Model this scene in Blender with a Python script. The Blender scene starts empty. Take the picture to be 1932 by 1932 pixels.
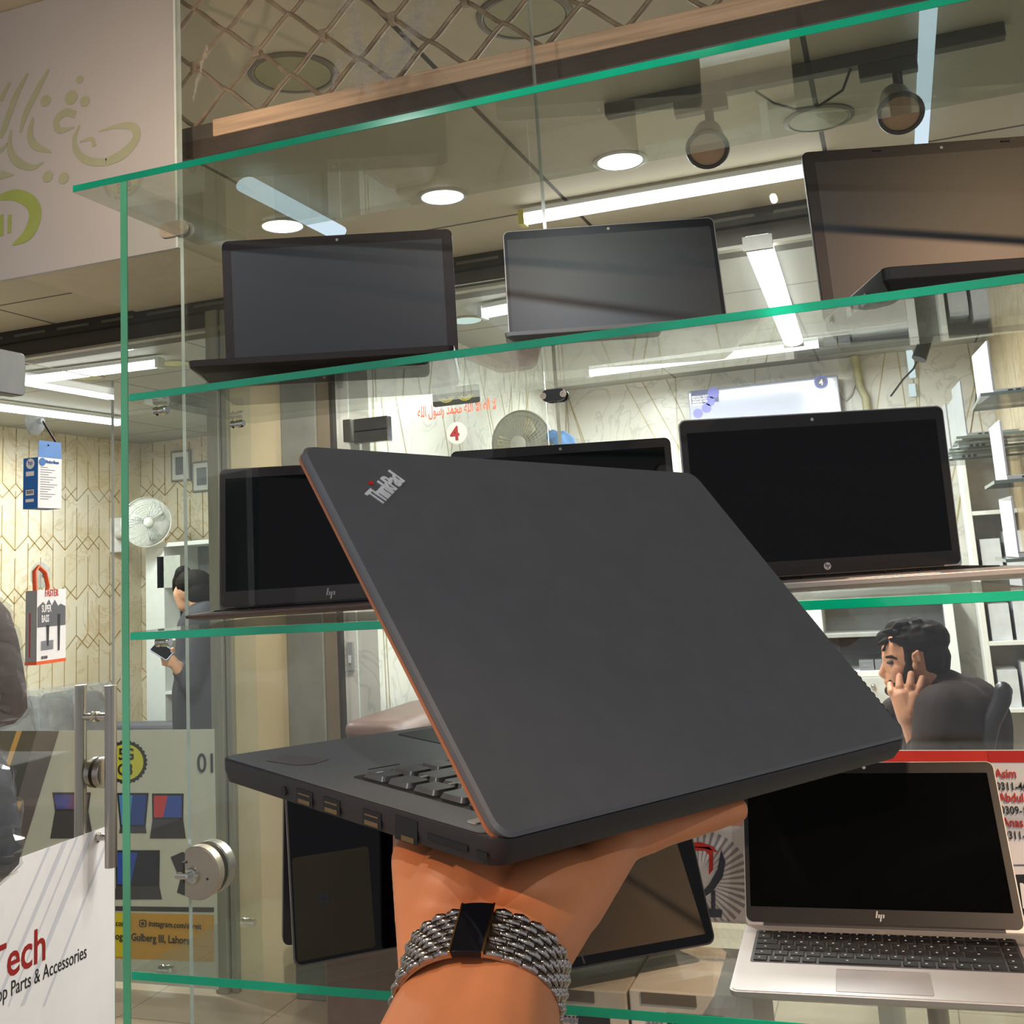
import bpy, bmesh, math, random
import numpy as np
from mathutils import Vector, Matrix
random.seed(7)
SC = bpy.context.scene
COL = SC.collection
# ------------------------------------------------------------------ camera calibration
# Manhattan frame of the place: X along the display shelves, Y into the shop, Z up, metres.
CZ = 1.6
F = 2021.095; PPX, PPY = 966.0, 735.0
RM = np.array([[0.93892741, -0.11261981, -0.32516471],
               [0.33841648, 0.13094044, 0.93184166],
               [-0.06236662, -0.98497278, 0.16105597]])
CAM = np.array([0.0, 0.0, CZ])
def ray(px, py): return RM @ np.array([px - PPX, py - PPY, F])
def onX(px, py, x):
    r = ray(px, py); return CAM + r * (x / r[0])
def onY(px, py, y):
    r = ray(px, py); return CAM + r * (y / r[1])
def onZ(px, py, z):
    r = ray(px, py); return CAM + r * ((z - CZ) / r[2])
cd = bpy.data.cameras.new('camera'); cam = bpy.data.objects.new('camera', cd); COL.objects.link(cam)
rt, dn, fw = RM[:, 0], RM[:, 1], RM[:, 2]
cam.matrix_world = Matrix(((rt[0], -dn[0], -fw[0], 0), (rt[1], -dn[1], -fw[1], 0), (rt[2], -dn[2], -fw[2], CZ), (0, 0, 0, 1)))
cd.sensor_width = 36; cd.lens = F / 1932 * 36
cd.shift_y = -(966 - PPY) / 1932
cd.clip_start = 0.02; cd.clip_end = 60
SC.camera = cam
# ------------------------------------------------------------------ world, exposure, large lights
w = bpy.data.worlds.new('corridor_air'); SC.world = w; w.use_nodes = True
w.node_tree.nodes['Background'].inputs[0].default_value = (0.55, 0.56, 0.60, 1)
w.node_tree.nodes['Background'].inputs[1].default_value = 0.75
SC.view_settings.view_transform = 'Standard'; SC.view_settings.look = 'None'
SC.view_settings.gamma = 1; SC.view_settings.exposure = 0.0; SC.view_settings.use_curve_mapping = False
SC.cycles.use_denoising = True
SC.cycles.transparent_max_bounces = 48; SC.cycles.max_bounces = 10
SC.cycles.sample_clamp_indirect = 6
def area(name, loc, to, size, power, color, sy=None):
    l = bpy.data.lights.new(name, 'AREA'); l.energy = power; l.color = color; l.size = size
    if sy: l.shape = 'RECTANGLE'; l.size_y = sy
    o = bpy.data.objects.new(name, l); COL.objects.link(o); o.location = loc
    d = Vector(to) - Vector(loc); o.rotation_euler = d.to_track_quat('-Z', 'Y').to_euler()
    return o
def spot(name, loc, to, power, color, ang=60, blend=0.6, r=0.04):
    l = bpy.data.lights.new(name, 'SPOT'); l.energy = power; l.color = color; l.spot_size = math.radians(ang); l.spot_blend = blend
    l.shadow_soft_size = r
    o = bpy.data.objects.new(name, l); COL.objects.link(o); o.location = loc
    d = Vector(to) - Vector(loc); o.rotation_euler = d.to_track_quat('-Z', 'Y').to_euler()
    return o
WARM = (1.0, 0.62, 0.36)
spot('unseen_spot', (0.95, 0.55, 2.75), (0.10, 1.30, 1.1), 260, (1.0, .66, .45), 30, 0.8, 0.015)
spot('unseen_spot', (1.55, 0.0, 2.78), (0.35, 1.5, 1.9), 60, WARM, 34, 0.9, 0.015)
spot('unseen_spot', (-1.02, 1.10, 2.34), (-1.45, 1.66, 2.30), 17, (1, .74, .54), 130, 1.0, 0.015)
spot('unseen_spot', (-0.2, 0.7, 2.45), (-0.55, 1.75, 2.6), 7, (1, .74, .52), 95, 0.8, 0.008)  # added lamp without a fixture, brightens the grille
spot('unseen_spot', (-0.75, -0.45, 2.2), (-0.19, 0.38, 1.40), 30, WARM, 20, 0.7, 0.012)
spot('unseen_spot', (-0.05, 0.48, 2.76), (-0.38, 1.46, 2.0), 9, (.85, .92, 1.0), 24, 0.8, 0.015)  # added narrow lamp, makes the cool streak on the middle top screen
spot('added_fill', (-1.2, -0.4, 2.8), (-1.0, 0.9, 0.8), 34, (0.94, 0.97, 1.0), 120, 0.6, 0.015)  # added fill light on the camera side, no fixture
spot('added_fill', (0.6, -0.9, 2.8), (-0.1, 0.9, 1.0), 28, (0.94, 0.97, 1.0), 120, 0.6, 0.015)  # second added fill, from the right of the camera
# ------------------------------------------------------------------ materials
MATS = {}
def N(nt, t, **k):
    n = nt.nodes.new(t)
    for a, b in k.items(): setattr(n, a, b)
    return n
def srgb(r, g, b):
    f = lambda c: (c / 255 / 12.92) if c / 255 <= 0.04045 else ((c / 255 + 0.055) / 1.055) ** 2.4
    return (f(r), f(g), f(b), 1)
def pbr(name, col, rough=0.5, metal=0.0, spec=0.5, var=0.08, scale=20.0, bump=0.0, coat=0.0, trans=0.0, alpha=1.0, aniso=0, emit=0, stretch=None):
    if name in MATS: return MATS[name]
    m = bpy.data.materials.new(name); m.use_nodes = True; nt = m.node_tree
    b = nt.nodes['Principled BSDF']
    c = srgb(*col)
    b.inputs['Roughness'].default_value = rough; b.inputs['Metallic'].default_value = metal
    b.inputs['Specular IOR Level'].default_value = spec; b.inputs['Coat Weight'].default_value = coat
    b.inputs['Transmission Weight'].default_value = trans; b.inputs['Alpha'].default_value = alpha
    b.inputs['Anisotropic'].default_value = aniso
    if emit:
        b.inputs['Emission Color'].default_value = c; b.inputs['Emission Strength'].default_value = emit
    tc = N(nt, 'ShaderNodeTexCoord'); no = N(nt, 'ShaderNodeTexNoise'); no.inputs['Scale'].default_value = scale
    no.inputs['Detail'].default_value = 4
    if stretch:
        mp = N(nt, 'ShaderNodeMapping'); mp.inputs['Scale'].default_value = stretch
        nt.links.new(tc.outputs['Object'], mp.inputs[0]); nt.links.new(mp.outputs[0], no.inputs[0])
    else: nt.links.new(tc.outputs['Object'], no.inputs[0])
    cr = N(nt, 'ShaderNodeValToRGB'); e = cr.color_ramp.elements
    e[0].position = 0.3; e[1].position = 0.7
    e[0].color = tuple(x * (1 - var) for x in c[:3]) + (1,); e[1].color = tuple(min(1, x * (1 + var)) for x in c[:3]) + (1,)
    nt.links.new(no.outputs[0], cr.inputs[0]); nt.links.new(cr.outputs[0], b.inputs['Base Color'])
    if bump:
        bp = N(nt, 'ShaderNodeBump'); bp.inputs['Strength'].default_value = bump; bp.inputs['Distance'].default_value = 0.002
        nt.links.new(no.outputs[0], bp.inputs['Height']); nt.links.new(bp.outputs[0], b.inputs['Normal'])
    MATS[name] = m
    return m
def glass(name, tint=(0.965, 0.985, 0.972), haze=0.03, hazecol=(0.55, 0.56, 0.5), ior=1.5, smear=0.05):
    if name in MATS: return MATS[name]
    m = bpy.data.materials.new(name); m.use_nodes = True; nt = m.node_tree; nt.nodes.clear()
    out = N(nt, 'ShaderNodeOutputMaterial'); tr = N(nt, 'ShaderNodeBsdfTransparent'); tr.inputs[0].default_value = (*tint, 1)
    gl = N(nt, 'ShaderNodeBsdfGlossy'); gl.inputs['Roughness'].default_value = 0.0
    fr = N(nt, 'ShaderNodeFresnel'); fr.inputs[0].default_value = ior
    geo = N(nt, 'ShaderNodeNewGeometry')
    # the back side of a thin pane sees the same outer reflection
    vt = N(nt, 'ShaderNodeVectorMath', operation='DOT_PRODUCT'); ab = N(nt, 'ShaderNodeMath', operation='ABSOLUTE')
    nt.links.new(geo.outputs['Incoming'], vt.inputs[0]); nt.links.new(geo.outputs['Normal'], vt.inputs[1]); nt.links.new(vt.outputs['Value'], ab.inputs[0])
    om = N(nt, 'ShaderNodeMath', operation='SUBTRACT'); om.inputs[0].default_value = 1.0; nt.links.new(ab.outputs[0], om.inputs[1])
    pw = N(nt, 'ShaderNodeMath', operation='POWER'); pw.inputs[1].default_value = 5.0; nt.links.new(om.outputs[0], pw.inputs[0])
    ml = N(nt, 'ShaderNodeMath', operation='MULTIPLY_ADD'); ml.inputs[1].default_value = 0.92; ml.inputs[2].default_value = 0.042; nt.links.new(pw.outputs[0], ml.inputs[0])
    mx = N(nt, 'ShaderNodeMixShader'); nt.links.new(ml.outputs[0], mx.inputs[0]); nt.links.new(tr.outputs[0], mx.inputs[1]); nt.links.new(gl.outputs[0], mx.inputs[2])
    df = N(nt, 'ShaderNodeBsdfDiffuse'); df.inputs[0].default_value = (*hazecol, 1)
    tc = N(nt, 'ShaderNodeTexCoord'); no = N(nt, 'ShaderNodeTexNoise'); no.inputs['Scale'].default_value = 6; no.inputs['Detail'].default_value = 8; no.inputs['Roughness'].default_value = 0.7
    nt.links.new(tc.outputs['Object'], no.inputs[0])
    mr = N(nt, 'ShaderNodeMapRange'); mr.inputs[1].default_value = 0.5; mr.inputs[2].default_value = 0.8; mr.inputs[3].default_value = haze; mr.inputs[4].default_value = haze + smear
    nt.links.new(no.outputs[0], mr.inputs[0])
    m2 = N(nt, 'ShaderNodeMixShader'); nt.links.new(mr.outputs[0], m2.inputs[0]); nt.links.new(mx.outputs[0], m2.inputs[1]); nt.links.new(df.outputs[0], m2.inputs[2])
    nt.links.new(m2.outputs[0], out.inputs[0])
    MATS[name] = m
    return m
def lamp(name, col, strength):
    if name in MATS: return MATS[name]
    m = bpy.data.materials.new(name); m.use_nodes = True; nt = m.node_tree; nt.nodes.clear()
    out = N(nt, 'ShaderNodeOutputMaterial'); e = N(nt, 'ShaderNodeEmission'); e.inputs[0].default_value = (*col, 1); e.inputs[1].default_value = strength
    nt.links.new(e.outputs[0], out.inputs[0]); MATS[name] = m
    return m
def marble(name, c1, c2, vein, scale=2.0, rough=0.25):
    m = bpy.data.materials.new(name); m.use_nodes = True; nt = m.node_tree; b = nt.nodes['Principled BSDF']
    b.inputs['Roughness'].default_value = rough
    tc = N(nt, 'ShaderNodeTexCoord'); n1 = N(nt, 'ShaderNodeTexNoise'); n1.inputs['Scale'].default_value = scale; n1.inputs['Detail'].default_value = 8; n1.inputs['Distortion'].default_value = 1.5
    n2 = N(nt, 'ShaderNodeTexNoise'); n2.inputs['Scale'].default_value = scale * 1.7; n2.inputs['Detail'].default_value = 10; n2.inputs['Distortion'].default_value = 3
    nt.links.new(tc.outputs['Object'], n1.inputs[0]); nt.links.new(tc.outputs['Object'], n2.inputs[0])
    r1 = N(nt, 'ShaderNodeValToRGB'); e = r1.color_ramp.elements; e[0].position = .35; e[1].position = .65; e[0].color = srgb(*c1); e[1].color = srgb(*c2)
    r2 = N(nt, 'ShaderNodeValToRGB'); e = r2.color_ramp.elements; e[0].position = .47; e[0].color = (0, 0, 0, 1); e[1].position = .5; e[1].color = (.45, .45, .45, 1)
    x = e.new(.53); x.color = (0, 0, 0, 1)
    mx = N(nt, 'ShaderNodeMix', data_type='RGBA'); mx.inputs[7].default_value = srgb(*vein)
    nt.links.new(n1.outputs[0], r1.inputs[0]); nt.links.new(n2.outputs[0], r2.inputs[0])
    nt.links.new(r2.outputs[0], mx.inputs[0]); nt.links.new(r1.outputs[0], mx.inputs[6]); nt.links.new(mx.outputs[2], b.inputs['Base Color'])
    MATS[name] = m
    return m
def tiled(name, col, joint, sx, ox, sy, oy, wid=0.012, rough=0.6, grad=0.1):
    """ceiling boards with joints at regular distances in object X and Y"""
    m = bpy.data.materials.new(name); m.use_nodes = True; nt = m.node_tree; b = nt.nodes['Principled BSDF']; b.inputs['Roughness'].default_value = rough
    tc = N(nt, 'ShaderNodeTexCoord'); sp = N(nt, 'ShaderNodeSeparateXYZ'); nt.links.new(tc.outputs['Object'], sp.inputs[0])
    outs = []
    for i, (s, o) in enumerate(((sx, ox), (sy, oy))):
        a = N(nt, 'ShaderNodeMath', operation='SUBTRACT'); a.inputs[1].default_value = o - 100 * s; nt.links.new(sp.outputs[i], a.inputs[0])
        d = N(nt, 'ShaderNodeMath', operation='MODULO'); d.inputs[1].default_value = s; nt.links.new(a.outputs[0], d.inputs[0])
        l = N(nt, 'ShaderNodeMath', operation='LESS_THAN'); l.inputs[1].default_value = wid; nt.links.new(d.outputs[0], l.inputs[0]); outs.append(l)
    mxx = N(nt, 'ShaderNodeMath', operation='MAXIMUM'); nt.links.new(outs[0].outputs[0], mxx.inputs[0]); nt.links.new(outs[1].outputs[0], mxx.inputs[1])
    no = N(nt, 'ShaderNodeTexNoise'); no.inputs['Scale'].default_value = 1.3; no.inputs['Detail'].default_value = 5; nt.links.new(tc.outputs['Object'], no.inputs[0])
    r1 = N(nt, 'ShaderNodeValToRGB'); e = r1.color_ramp.elements; e[0].position = .3; e[1].position = .7; c = srgb(*col)
    e[0].color = tuple(v * (1 - grad) for v in c[:3]) + (1,); e[1].color = tuple(v * (1 + grad) for v in c[:3]) + (1,)
    nt.links.new(no.outputs[0], r1.inputs[0])
    mx = N(nt, 'ShaderNodeMix', data_type='RGBA'); mx.inputs[7].default_value = srgb(*joint)
    nt.links.new(mxx.outputs[0], mx.inputs[0]); nt.links.new(r1.outputs[0], mx.inputs[6]); nt.links.new(mx.outputs[2], b.inputs['Base Color'])
    MATS[name] = m
    return m

M_GLASS = glass('clear_glass')
M_SHELF = glass('shelf_glass', (0.95, 0.975, 0.958), 0.010, (0.5, 0.52, 0.46), smear=0.07)
M_TOPG = glass('top_glass', (0.87, 0.905, 0.865), 0.05, (0.42, 0.42, 0.35), smear=0.10)
M_PANE = glass('window_glass', (0.975, 0.985, 0.978), 0.004, smear=0.02)
M_EDGE = pbr('green_glass_edge', (6, 196, 148), 0.12, coat=0.6, var=0.5, scale=3, stretch=(1, 1, 1), trans=0.25)
M_EDGE2 = pbr('pale_green_glass_edge', (98, 188, 138), 0.2, coat=0.5, var=0.25, scale=4)
M_CLEAREDGE = pbr('clear_glass_edge', (190, 200, 192), 0.2, coat=0.5, var=0.1)
M_CHROME = pbr('chrome', (225, 222, 218), 0.12, 1.0, var=0.04)
M_STEEL = pbr('brushed_steel', (178, 172, 164), 0.28, 1.0, var=0.08, scale=60, stretch=(1, 1, 0.05))
M_SATIN = pbr('satin_nickel', (196, 178, 160), 0.38, 0.55, var=0.05)
M_BLACK = pbr('black_plastic', (26, 25, 26), 0.45, var=0.1)
M_DARK = pbr('dark_plastic', (44, 40, 42), 0.42, var=0.08)
M_WHITE = pbr('white_paint', (214, 216, 212), 0.4, var=0.03)
M_PAPER = pbr('white_paper', (232, 228, 228), 0.5, var=0.02)
M_RED = pbr('red_ink', (196, 44, 32), 0.5, var=0.04)
M_INK = pbr('black_ink', (32, 32, 36), 0.5, var=0.05)
M_SKIN = pbr('skin', (205, 132, 88), 0.5, spec=0.35, var=0.10, scale=25, bump=0.15)
MATS['skin'].node_tree.nodes['Principled BSDF'].inputs['Subsurface Weight'].default_value = 0.12
MATS['skin'].node_tree.nodes['Principled BSDF'].inputs['Subsurface Radius'].default_value = (0.01, 0.004, 0.002)
M_SKIN2 = pbr('tan_skin', (196, 138, 104), 0.55, var=0.08, scale=20)
M_SKIN2D = pbr('pale_tan_skin', (196, 148, 118), 0.55, var=0.08, scale=20)

# ------------------------------------------------------------------ mesh helpers
def V(*a): return np.array(a, float)
class MB:
    def __init__(s, T=None): s.v = []; s.f = []; s.m = []; s.mi = 0; s.T = T
    def add(s, vs, fs):
        b = len(s.v)
        for p in vs:
            p = Vector(p)
            s.v.append(s.T @ p if s.T is not None else p)
        for f in fs: s.f.append([b + i for i in f]); s.m.append(s.mi)
        return s
    def box(s, x0, x1, y0, y1, z0, z1):
        x0, x1 = min(x0, x1), max(x0, x1); y0, y1 = min(y0, y1), max(y0, y1); z0, z1 = min(z0, z1), max(z0, z1)
        return s.add([(x0, y0, z0), (x1, y0, z0), (x1, y1, z0), (x0, y1, z0), (x0, y0, z1), (x1, y0, z1), (x1, y1, z1), (x0, y1, z1)],
                     [(0, 3, 2, 1), (4, 5, 6, 7), (0, 1, 5, 4), (1, 2, 6, 5), (2, 3, 7, 6), (3, 0, 4, 7)])
    def loft(s, rings, cap=True):
        n = len(rings[0]); vs = [p for r in rings for p in r]; fs = []
        for k in range(len(rings) - 1):
            for i in range(n):
                j = (i + 1) % n
                fs.append((k * n + i, k * n + j, (k + 1) * n + j, (k + 1) * n + i))
        if cap: fs.append(tuple(range(n - 1, -1, -1))); fs.append(tuple((len(rings) - 1) * n + i for i in range(n)))
        return s.add(vs, fs)
    def prism(s, pts, a, b, axis=2):
        """outline pts in the two other axes (xy, xz or yz), extruded from a to b along axis"""
        def mk(p, h): return {2: (p[0], p[1], h), 1: (p[0], h, p[1]), 0: (h, p[0], p[1])}[axis]
        return s.loft([[mk(p, a) for p in pts], [mk(p, b) for p in pts]])
    def cyl(s, p0, p1, r0, r1=None, n=20):
        p0, p1 = Vector(p0), Vector(p1); r1 = r0 if r1 is None else r1
        d = (p1 - p0).normalized(); a = d.orthogonal().normalized(); b = d.cross(a)
        R = lambda p, r: [p + (a * math.cos(t) + b * math.sin(t)) * r for t in [2 * math.pi * i / n for i in range(n)]]
        return s.loft([R(p0, r0), R(p1, r1)])
    def tube(s, pts, r, n=8, cap=True):
        pts = [Vector(p) for p in pts]; rr = r if isinstance(r, (list, tuple)) else [r] * len(pts)
        a = (pts[1] - pts[0]).orthogonal().normalized(); rings = []
        for i, p in enumerate(pts):
            d = (pts[min(i + 1, len(pts) - 1)] - pts[max(i - 1, 0)]).normalized()
            a = (a - d * a.dot(d)).normalized(); b = d.cross(a)
            rings.append([p + (a * math.cos(t) + b * math.sin(t)) * rr[i] for t in [2 * math.pi * k / n for k in range(n)]])
        return s.loft(rings, cap)
    def ell(s, c, r, R=None, nu=14, nv=10):
        c = Vector(c); r = (r, r, r) if not hasattr(r, '__len__') else r
        rings = []
        for j in range(nv + 1):
            ph = math.pi * (j / nv) - math.pi / 2; q = max(math.cos(ph), 1e-3)
            ring = []
            for i in range(nu):
                t = 2 * math.pi * i / nu; p = Vector((r[0] * q * math.cos(t), r[1] * q * math.sin(t), r[2] * math.sin(ph)))
                if R is not None: p = R @ p
                ring.append(c + p)
            rings.append(ring)
        return s.loft(rings)
    def cap(s, p0, p1, r0, r1=None, n=14):
        """tapered capsule"""
        p0, p1 = Vector(p0), Vector(p1); r1 = r0 if r1 is None else r1
        d = (p1 - p0).normalized(); a = d.orthogonal().normalized(); b = d.cross(a); rings = []
        def ring(c, r): rings.append([c + (a * math.cos(t) + b * math.sin(t)) * r for t in [2 * math.pi * i / n for i in range(n)]])
        for k in range(1, 6):
            t = k / 5 * math.pi / 2; ring(p0 - d * r0 * math.cos(t), max(r0 * math.sin(t), 1e-4))
        for k in range(4, -1, -1):
            t = k / 5 * math.pi / 2; ring(p1 + d * r1 * math.cos(t), max(r1 * math.sin(t), 1e-4))
        return s.loft(rings)
    def poly(s, pts): return s.add(pts, [tuple(range(len(pts)))])
    def lathe(s, prof, c, ax=(0, 0, 1), n=28):
        d = Vector(ax).normalized(); a = d.orthogonal().normalized(); b = d.cross(a); c = Vector(c)
        return s.loft([[c + d * h + (a * math.cos(t) + b * math.sin(t)) * max(r, 1e-4) for t in [2 * math.pi * i / n for i in range(n)]] for r, h in prof])
    def build(s, name, mats, parent=None, smooth=None, bevel=0, seg=2):
        me = bpy.data.meshes.new(name); me.from_pydata([tuple(p) for p in s.v], [], s.f)
        mats = mats if isinstance(mats, (list, tuple)) else [mats]
        for m in mats: me.materials.append(m)
        if len(mats) > 1: me.polygons.foreach_set('material_index', s.m)
        bm = bmesh.new(); bm.from_mesh(me); bmesh.ops.recalc_face_normals(bm, faces=bm.faces); bm.to_mesh(me); bm.free()
        if smooth is not None:
            me.polygons.foreach_set('use_smooth', [True] * len(me.polygons)); me.set_sharp_from_angle(angle=math.radians(smooth))
        o = bpy.data.objects.new(name, me); COL.objects.link(o)
        if parent is not None:
            o.parent = parent
        if bevel:
            md = o.modifiers.new('bevel', 'BEVEL'); md.width = bevel; md.segments = seg; md.limit_method = 'ANGLE'
        return o
def rrect(x0, x1, y0, y1, r, n=5):
    P = []
    for cx, cy, a in ((x1 - r, y1 - r, 0), (x0 + r, y1 - r, 90), (x0 + r, y0 + r, 180), (x1 - r, y0 + r, 270)):
        for k in range(n + 1):
            t = math.radians(a + 90 * k / n); P.append((cx + r * math.cos(t), cy + r * math.sin(t)))
    return P
def thing(name, label, cat, group=None, loc=(0, 0, 0), M=None):
    o = bpy.data.objects.new(name, None); COL.objects.link(o); o.empty_display_size = 0.05
    if M is not None: o.matrix_world = M
    else: o.location = loc
    return tag(o, label, cat, group)
def tag(o, label, cat, group=None):
    o['label'] = label; o['category'] = cat
    if group: o['group'] = group
    return o
def struct(o): o['kind'] = 'structure'; return o
def frame(o, x, y, z=None):
    x = Vector(x).normalized(); y = Vector(y); y = (y - x * y.dot(x)).normalized(); z = x.cross(y)
    return Matrix(((x[0], y[0], z[0], o[0]), (x[1], y[1], z[1], o[1]), (x[2], y[2], z[2], o[2]), (0, 0, 0, 1)))
def text(body, M, size, mat, parent=None, name='lettering', bold=0.0, align='LEFT', sx=1.0, depth=0.0004, spacing=1.0):
    c = bpy.data.curves.new('t', 'FONT'); c.body = body; c.size = size; c.align_x = align; c.extrude = depth; c.offset = bold * size; c.resolution_u = 3; c.space_character = spacing
    t = bpy.data.objects.new('t', c); COL.objects.link(t)
    dg = bpy.context.evaluated_depsgraph_get(); me = bpy.data.meshes.new_from_object(t.evaluated_get(dg))
    bpy.data.objects.remove(t); bpy.data.curves.remove(c)
    me.name = name; me.transform(M @ Matrix.Diagonal((sx, 1, 1, 1))); me.materials.clear(); me.materials.append(mat)
    o = bpy.data.objects.new(name, me); COL.objects.link(o)
    if parent is not None: o.parent = parent
    return o
def blob(name, mb, mat, parent, voxel=0.004, it=4, fac=0.5):
    o = mb.build(name, mat, None)
    r = o.modifiers.new('r', 'REMESH'); r.mode = 'VOXEL'; r.voxel_size = voxel
    s = o.modifiers.new('s', 'SMOOTH'); s.iterations = it; s.factor = fac
    dg = bpy.context.evaluated_depsgraph_get(); me = bpy.data.meshes.new_from_object(o.evaluated_get(dg))
    bpy.data.objects.remove(o)
    me.polygons.foreach_set('use_smooth', [True] * len(me.polygons))
    me.materials.clear(); me.materials.append(mat)
    me.name = name
    n = bpy.data.objects.new(name, me); COL.objects.link(n)
    if parent is not None: n.parent = parent
    return n
def copy_tree(o, parent=None):
    c = o.copy(); COL.objects.link(c)
    if parent is not None: c.parent = parent; c.matrix_parent_inverse = o.matrix_parent_inverse.copy()
    for ch in list(o.children): copy_tree(ch, c)
    return c
def stroke(mb, pts, wds, y):
    """flat ribbon of varying width in the plane y = const, points are (x, z)"""
    if len(pts) > 2:
        Q = [np.array(p + (w_,), float) for p, w_ in zip([tuple(p) for p in pts], wds)]; Q = [2 * Q[0] - Q[1]] + Q + [2 * Q[-1] - Q[-2]]; S = []
        for i in range(1, len(Q) - 2):
            for k in range(6):
                t = k / 6; a, b, c, d = Q[i - 1:i + 3]
                S.append(.5 * (2 * b + (c - a) * t + (2 * a - 5 * b + 4 * c - d) * t * t + (3 * b - a - 3 * c + d) * t ** 3))
        S.append(Q[-2]); pts = [tuple(q[:2]) for q in S]; wds = [max(q[2], 1e-4) for q in S]
    n = len(pts); L = []; R = []
    for i in range(n):
        a = np.array(pts[max(i - 1, 0)]); b = np.array(pts[min(i + 1, n - 1)]); d = (b - a) / (np.linalg.norm(b - a) + 1e-9)
        nn = np.array([-d[1], d[0]]) * wds[i] / 2; p = np.array(pts[i]); L.append(p + nn); R.append(p - nn)
    for i in range(n - 1):
        mb.poly([(q[0], y, q[1]) for q in (L[i], L[i + 1], R[i + 1], R[i])])

# ------------------------------------------------------------------ the place: planes
YF, YB, YT = 1.18, 1.475, 1.66            # cabinet front, cabinet back, shop window
Y2 = 3.9                                  # the line of the inner shop fronts
ZK = onY(0, 632, Y2)[2]                   # aisle ceiling
ZB = onY(51, 672, Y2)[2]                  # underside of the shutter beam
ZC = ZB + 0.02                            # ceiling inside the shops
XHEX = onZ(230, 833, ZC)[0]; YBACK = onZ(1350, 709, ZC)[1] * 0.985; XDIV = onZ(1079, 742, ZC)[0]; XR = onZ(1866, 625, ZC)[0]
XCOL0 = onY(545, 1200, Y2)[0]; XCOL1 = onY(630, 1200, Y2)[0]; XALU0 = onY(404, 1200, Y2)[0]; XALU1 = onY(440, 1200, Y2)[0]
XSIDE = onY(1932, 900, Y2)[0] + 1.2
# floor
f = struct(MB().box(-7, 3, -2.5, YBACK + 0.3, -0.05, 0).build('floor', tiled('floor_tiles', (168, 152, 132), (120, 108, 94), 0.6, 0, 0.6, 0, 0.005, 0.15)))
c_aisle = tiled('aisle_boards', (172, 163, 142), (52, 48, 42), 0.87, onZ(600, 430, ZK)[0], 2.6, onZ(880, 420, ZK)[1], 0.014)
c_shop = tiled('shop_boards', (165, 166, 160), (96, 96, 92), 0.9, -0.36, 0.9, 0.2, 0.012)
struct(MB().box(-7, 3, -1.2, Y2, ZK, ZK + 0.04).build('ceiling', c_aisle))
struct(MB().box(-7, 3, Y2 + 0.16, YBACK + 0.3, ZC, ZC + 0.04).build('ceiling', c_shop))
# walls
GOLD = pbr('gold_joint', (160, 132, 78), 0.35, var=0.15); GOLD2 = pbr('pale_gold_joint', (178, 164, 116), 0.4, var=0.1)
m_hex = marble('cream_marble', (214, 200, 168), (224, 216, 196), (190, 158, 108), 1.3)
m_mar = marble('white_marble', (206, 204, 192), (218, 217, 210), (160, 160, 158), 1.1)
m_tan = marble('tan_marble', (176, 154, 116), (204, 190, 160), (140, 116, 76), 1.2)
def hexjoints(mb, fn, u0, u1, z0, z1, a=0.115, h=0.10, L=0.30, wd=0.007):
    """long picket tiles with a band of diamonds between them; fn maps (u, z) to the wall"""
    def seg(p, q):
        d = np.array(q) - np.array(p); d = d / np.linalg.norm(d); n = np.array([-d[1], d[0]]) * wd / 2; p = np.array(p); q = np.array(q)
        mb.poly([fn(*x) for x in (p + n, q + n, q - n, p - n)])
    z = z0; k = 0
    nu = int((u1 - u0) / a)
    while z < z1:
        for i in range(nu):
            s0 = 1 if (i + k) % 2 else -1
            x0, x1 = u0 + i * a, u0 + (i + 1) * a
            za = min(z1, z + h); 
            if z + h < z1:
                seg((x0, z + s0 * h * .5), (x1, z - s0 * h * .5))
                if (i // 2 + k) % 2 == 0: seg((x0, z - s0 * h * .5), (x1, z + s0 * h * .5))
            top = min(z1, z + h * .5 + L)
            zb_ = z + (h * .5 if s0 > 0 else (-h * .5 if (i // 2 + k) % 2 else h * .5))
            seg((x0, zb_), (x0, min(z1, z + L + h * (.5 if s0 < 0 else -.5))))
        z += L + h * 0.5; k += 1
w1 = MB().box(XHEX - 0.1, XHEX, 2.6, YBACK + 0.3, 0, ZC + .3); w1.mi = 1
hexjoints(w1, lambda u, z: (XHEX + 0.002, u, z), 4.2, YBACK, 0.2, ZC)
struct(w1.build('wall_left', [m_hex, GOLD]))
YLB = YBACK + 0.15
w2 = MB().box(XHEX, XDIV - 0.2, YLB, YLB + 0.1, 0, ZC); w2.mi = 1
hexjoints(w2, lambda u, z: (u, YLB - 0.002, z), XHEX, XDIV - 0.3, 0.25, ZC)
struct(w2.build('wall_back_left', [m_hex, GOLD]))
def goldlines(mb, fn, u0, u1, z0, z1, n, seed, wd=0.005):
    rnd = random.Random(seed)
    for _ in range(n):
        a = np.array([rnd.uniform(u0, u1), z0]); b = np.array([min(max(a[0] + rnd.uniform(-1.4, 1.4), u0), u1), z1])
        d = (b - a) / np.linalg.norm(b - a); q = np.array([-d[1], d[0]]) * wd / 2
        mb.poly([fn(*x) for x in (a + q, b + q, b - q, a - q)])
w3 = MB().box(XDIV, XR, YBACK, YBACK + 0.1, 0, ZC); w3.mi = 1
goldlines(w3, lambda u, z: (u, YBACK - 0.002, z), XDIV, XR, 0, ZC, 16, 3)
struct(w3.build('wall_back_right', [m_mar, GOLD2]))
w4 = MB().box(XDIV - 0.25, XDIV, Y2 + 0.02, YBACK + 0.15, 0, ZC); w4.mi = 1
goldlines(w4, lambda u, z: (XDIV + 0.002, u, z), Y2 + 0.05, YBACK, 0, ZC, 22, 5)
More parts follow.
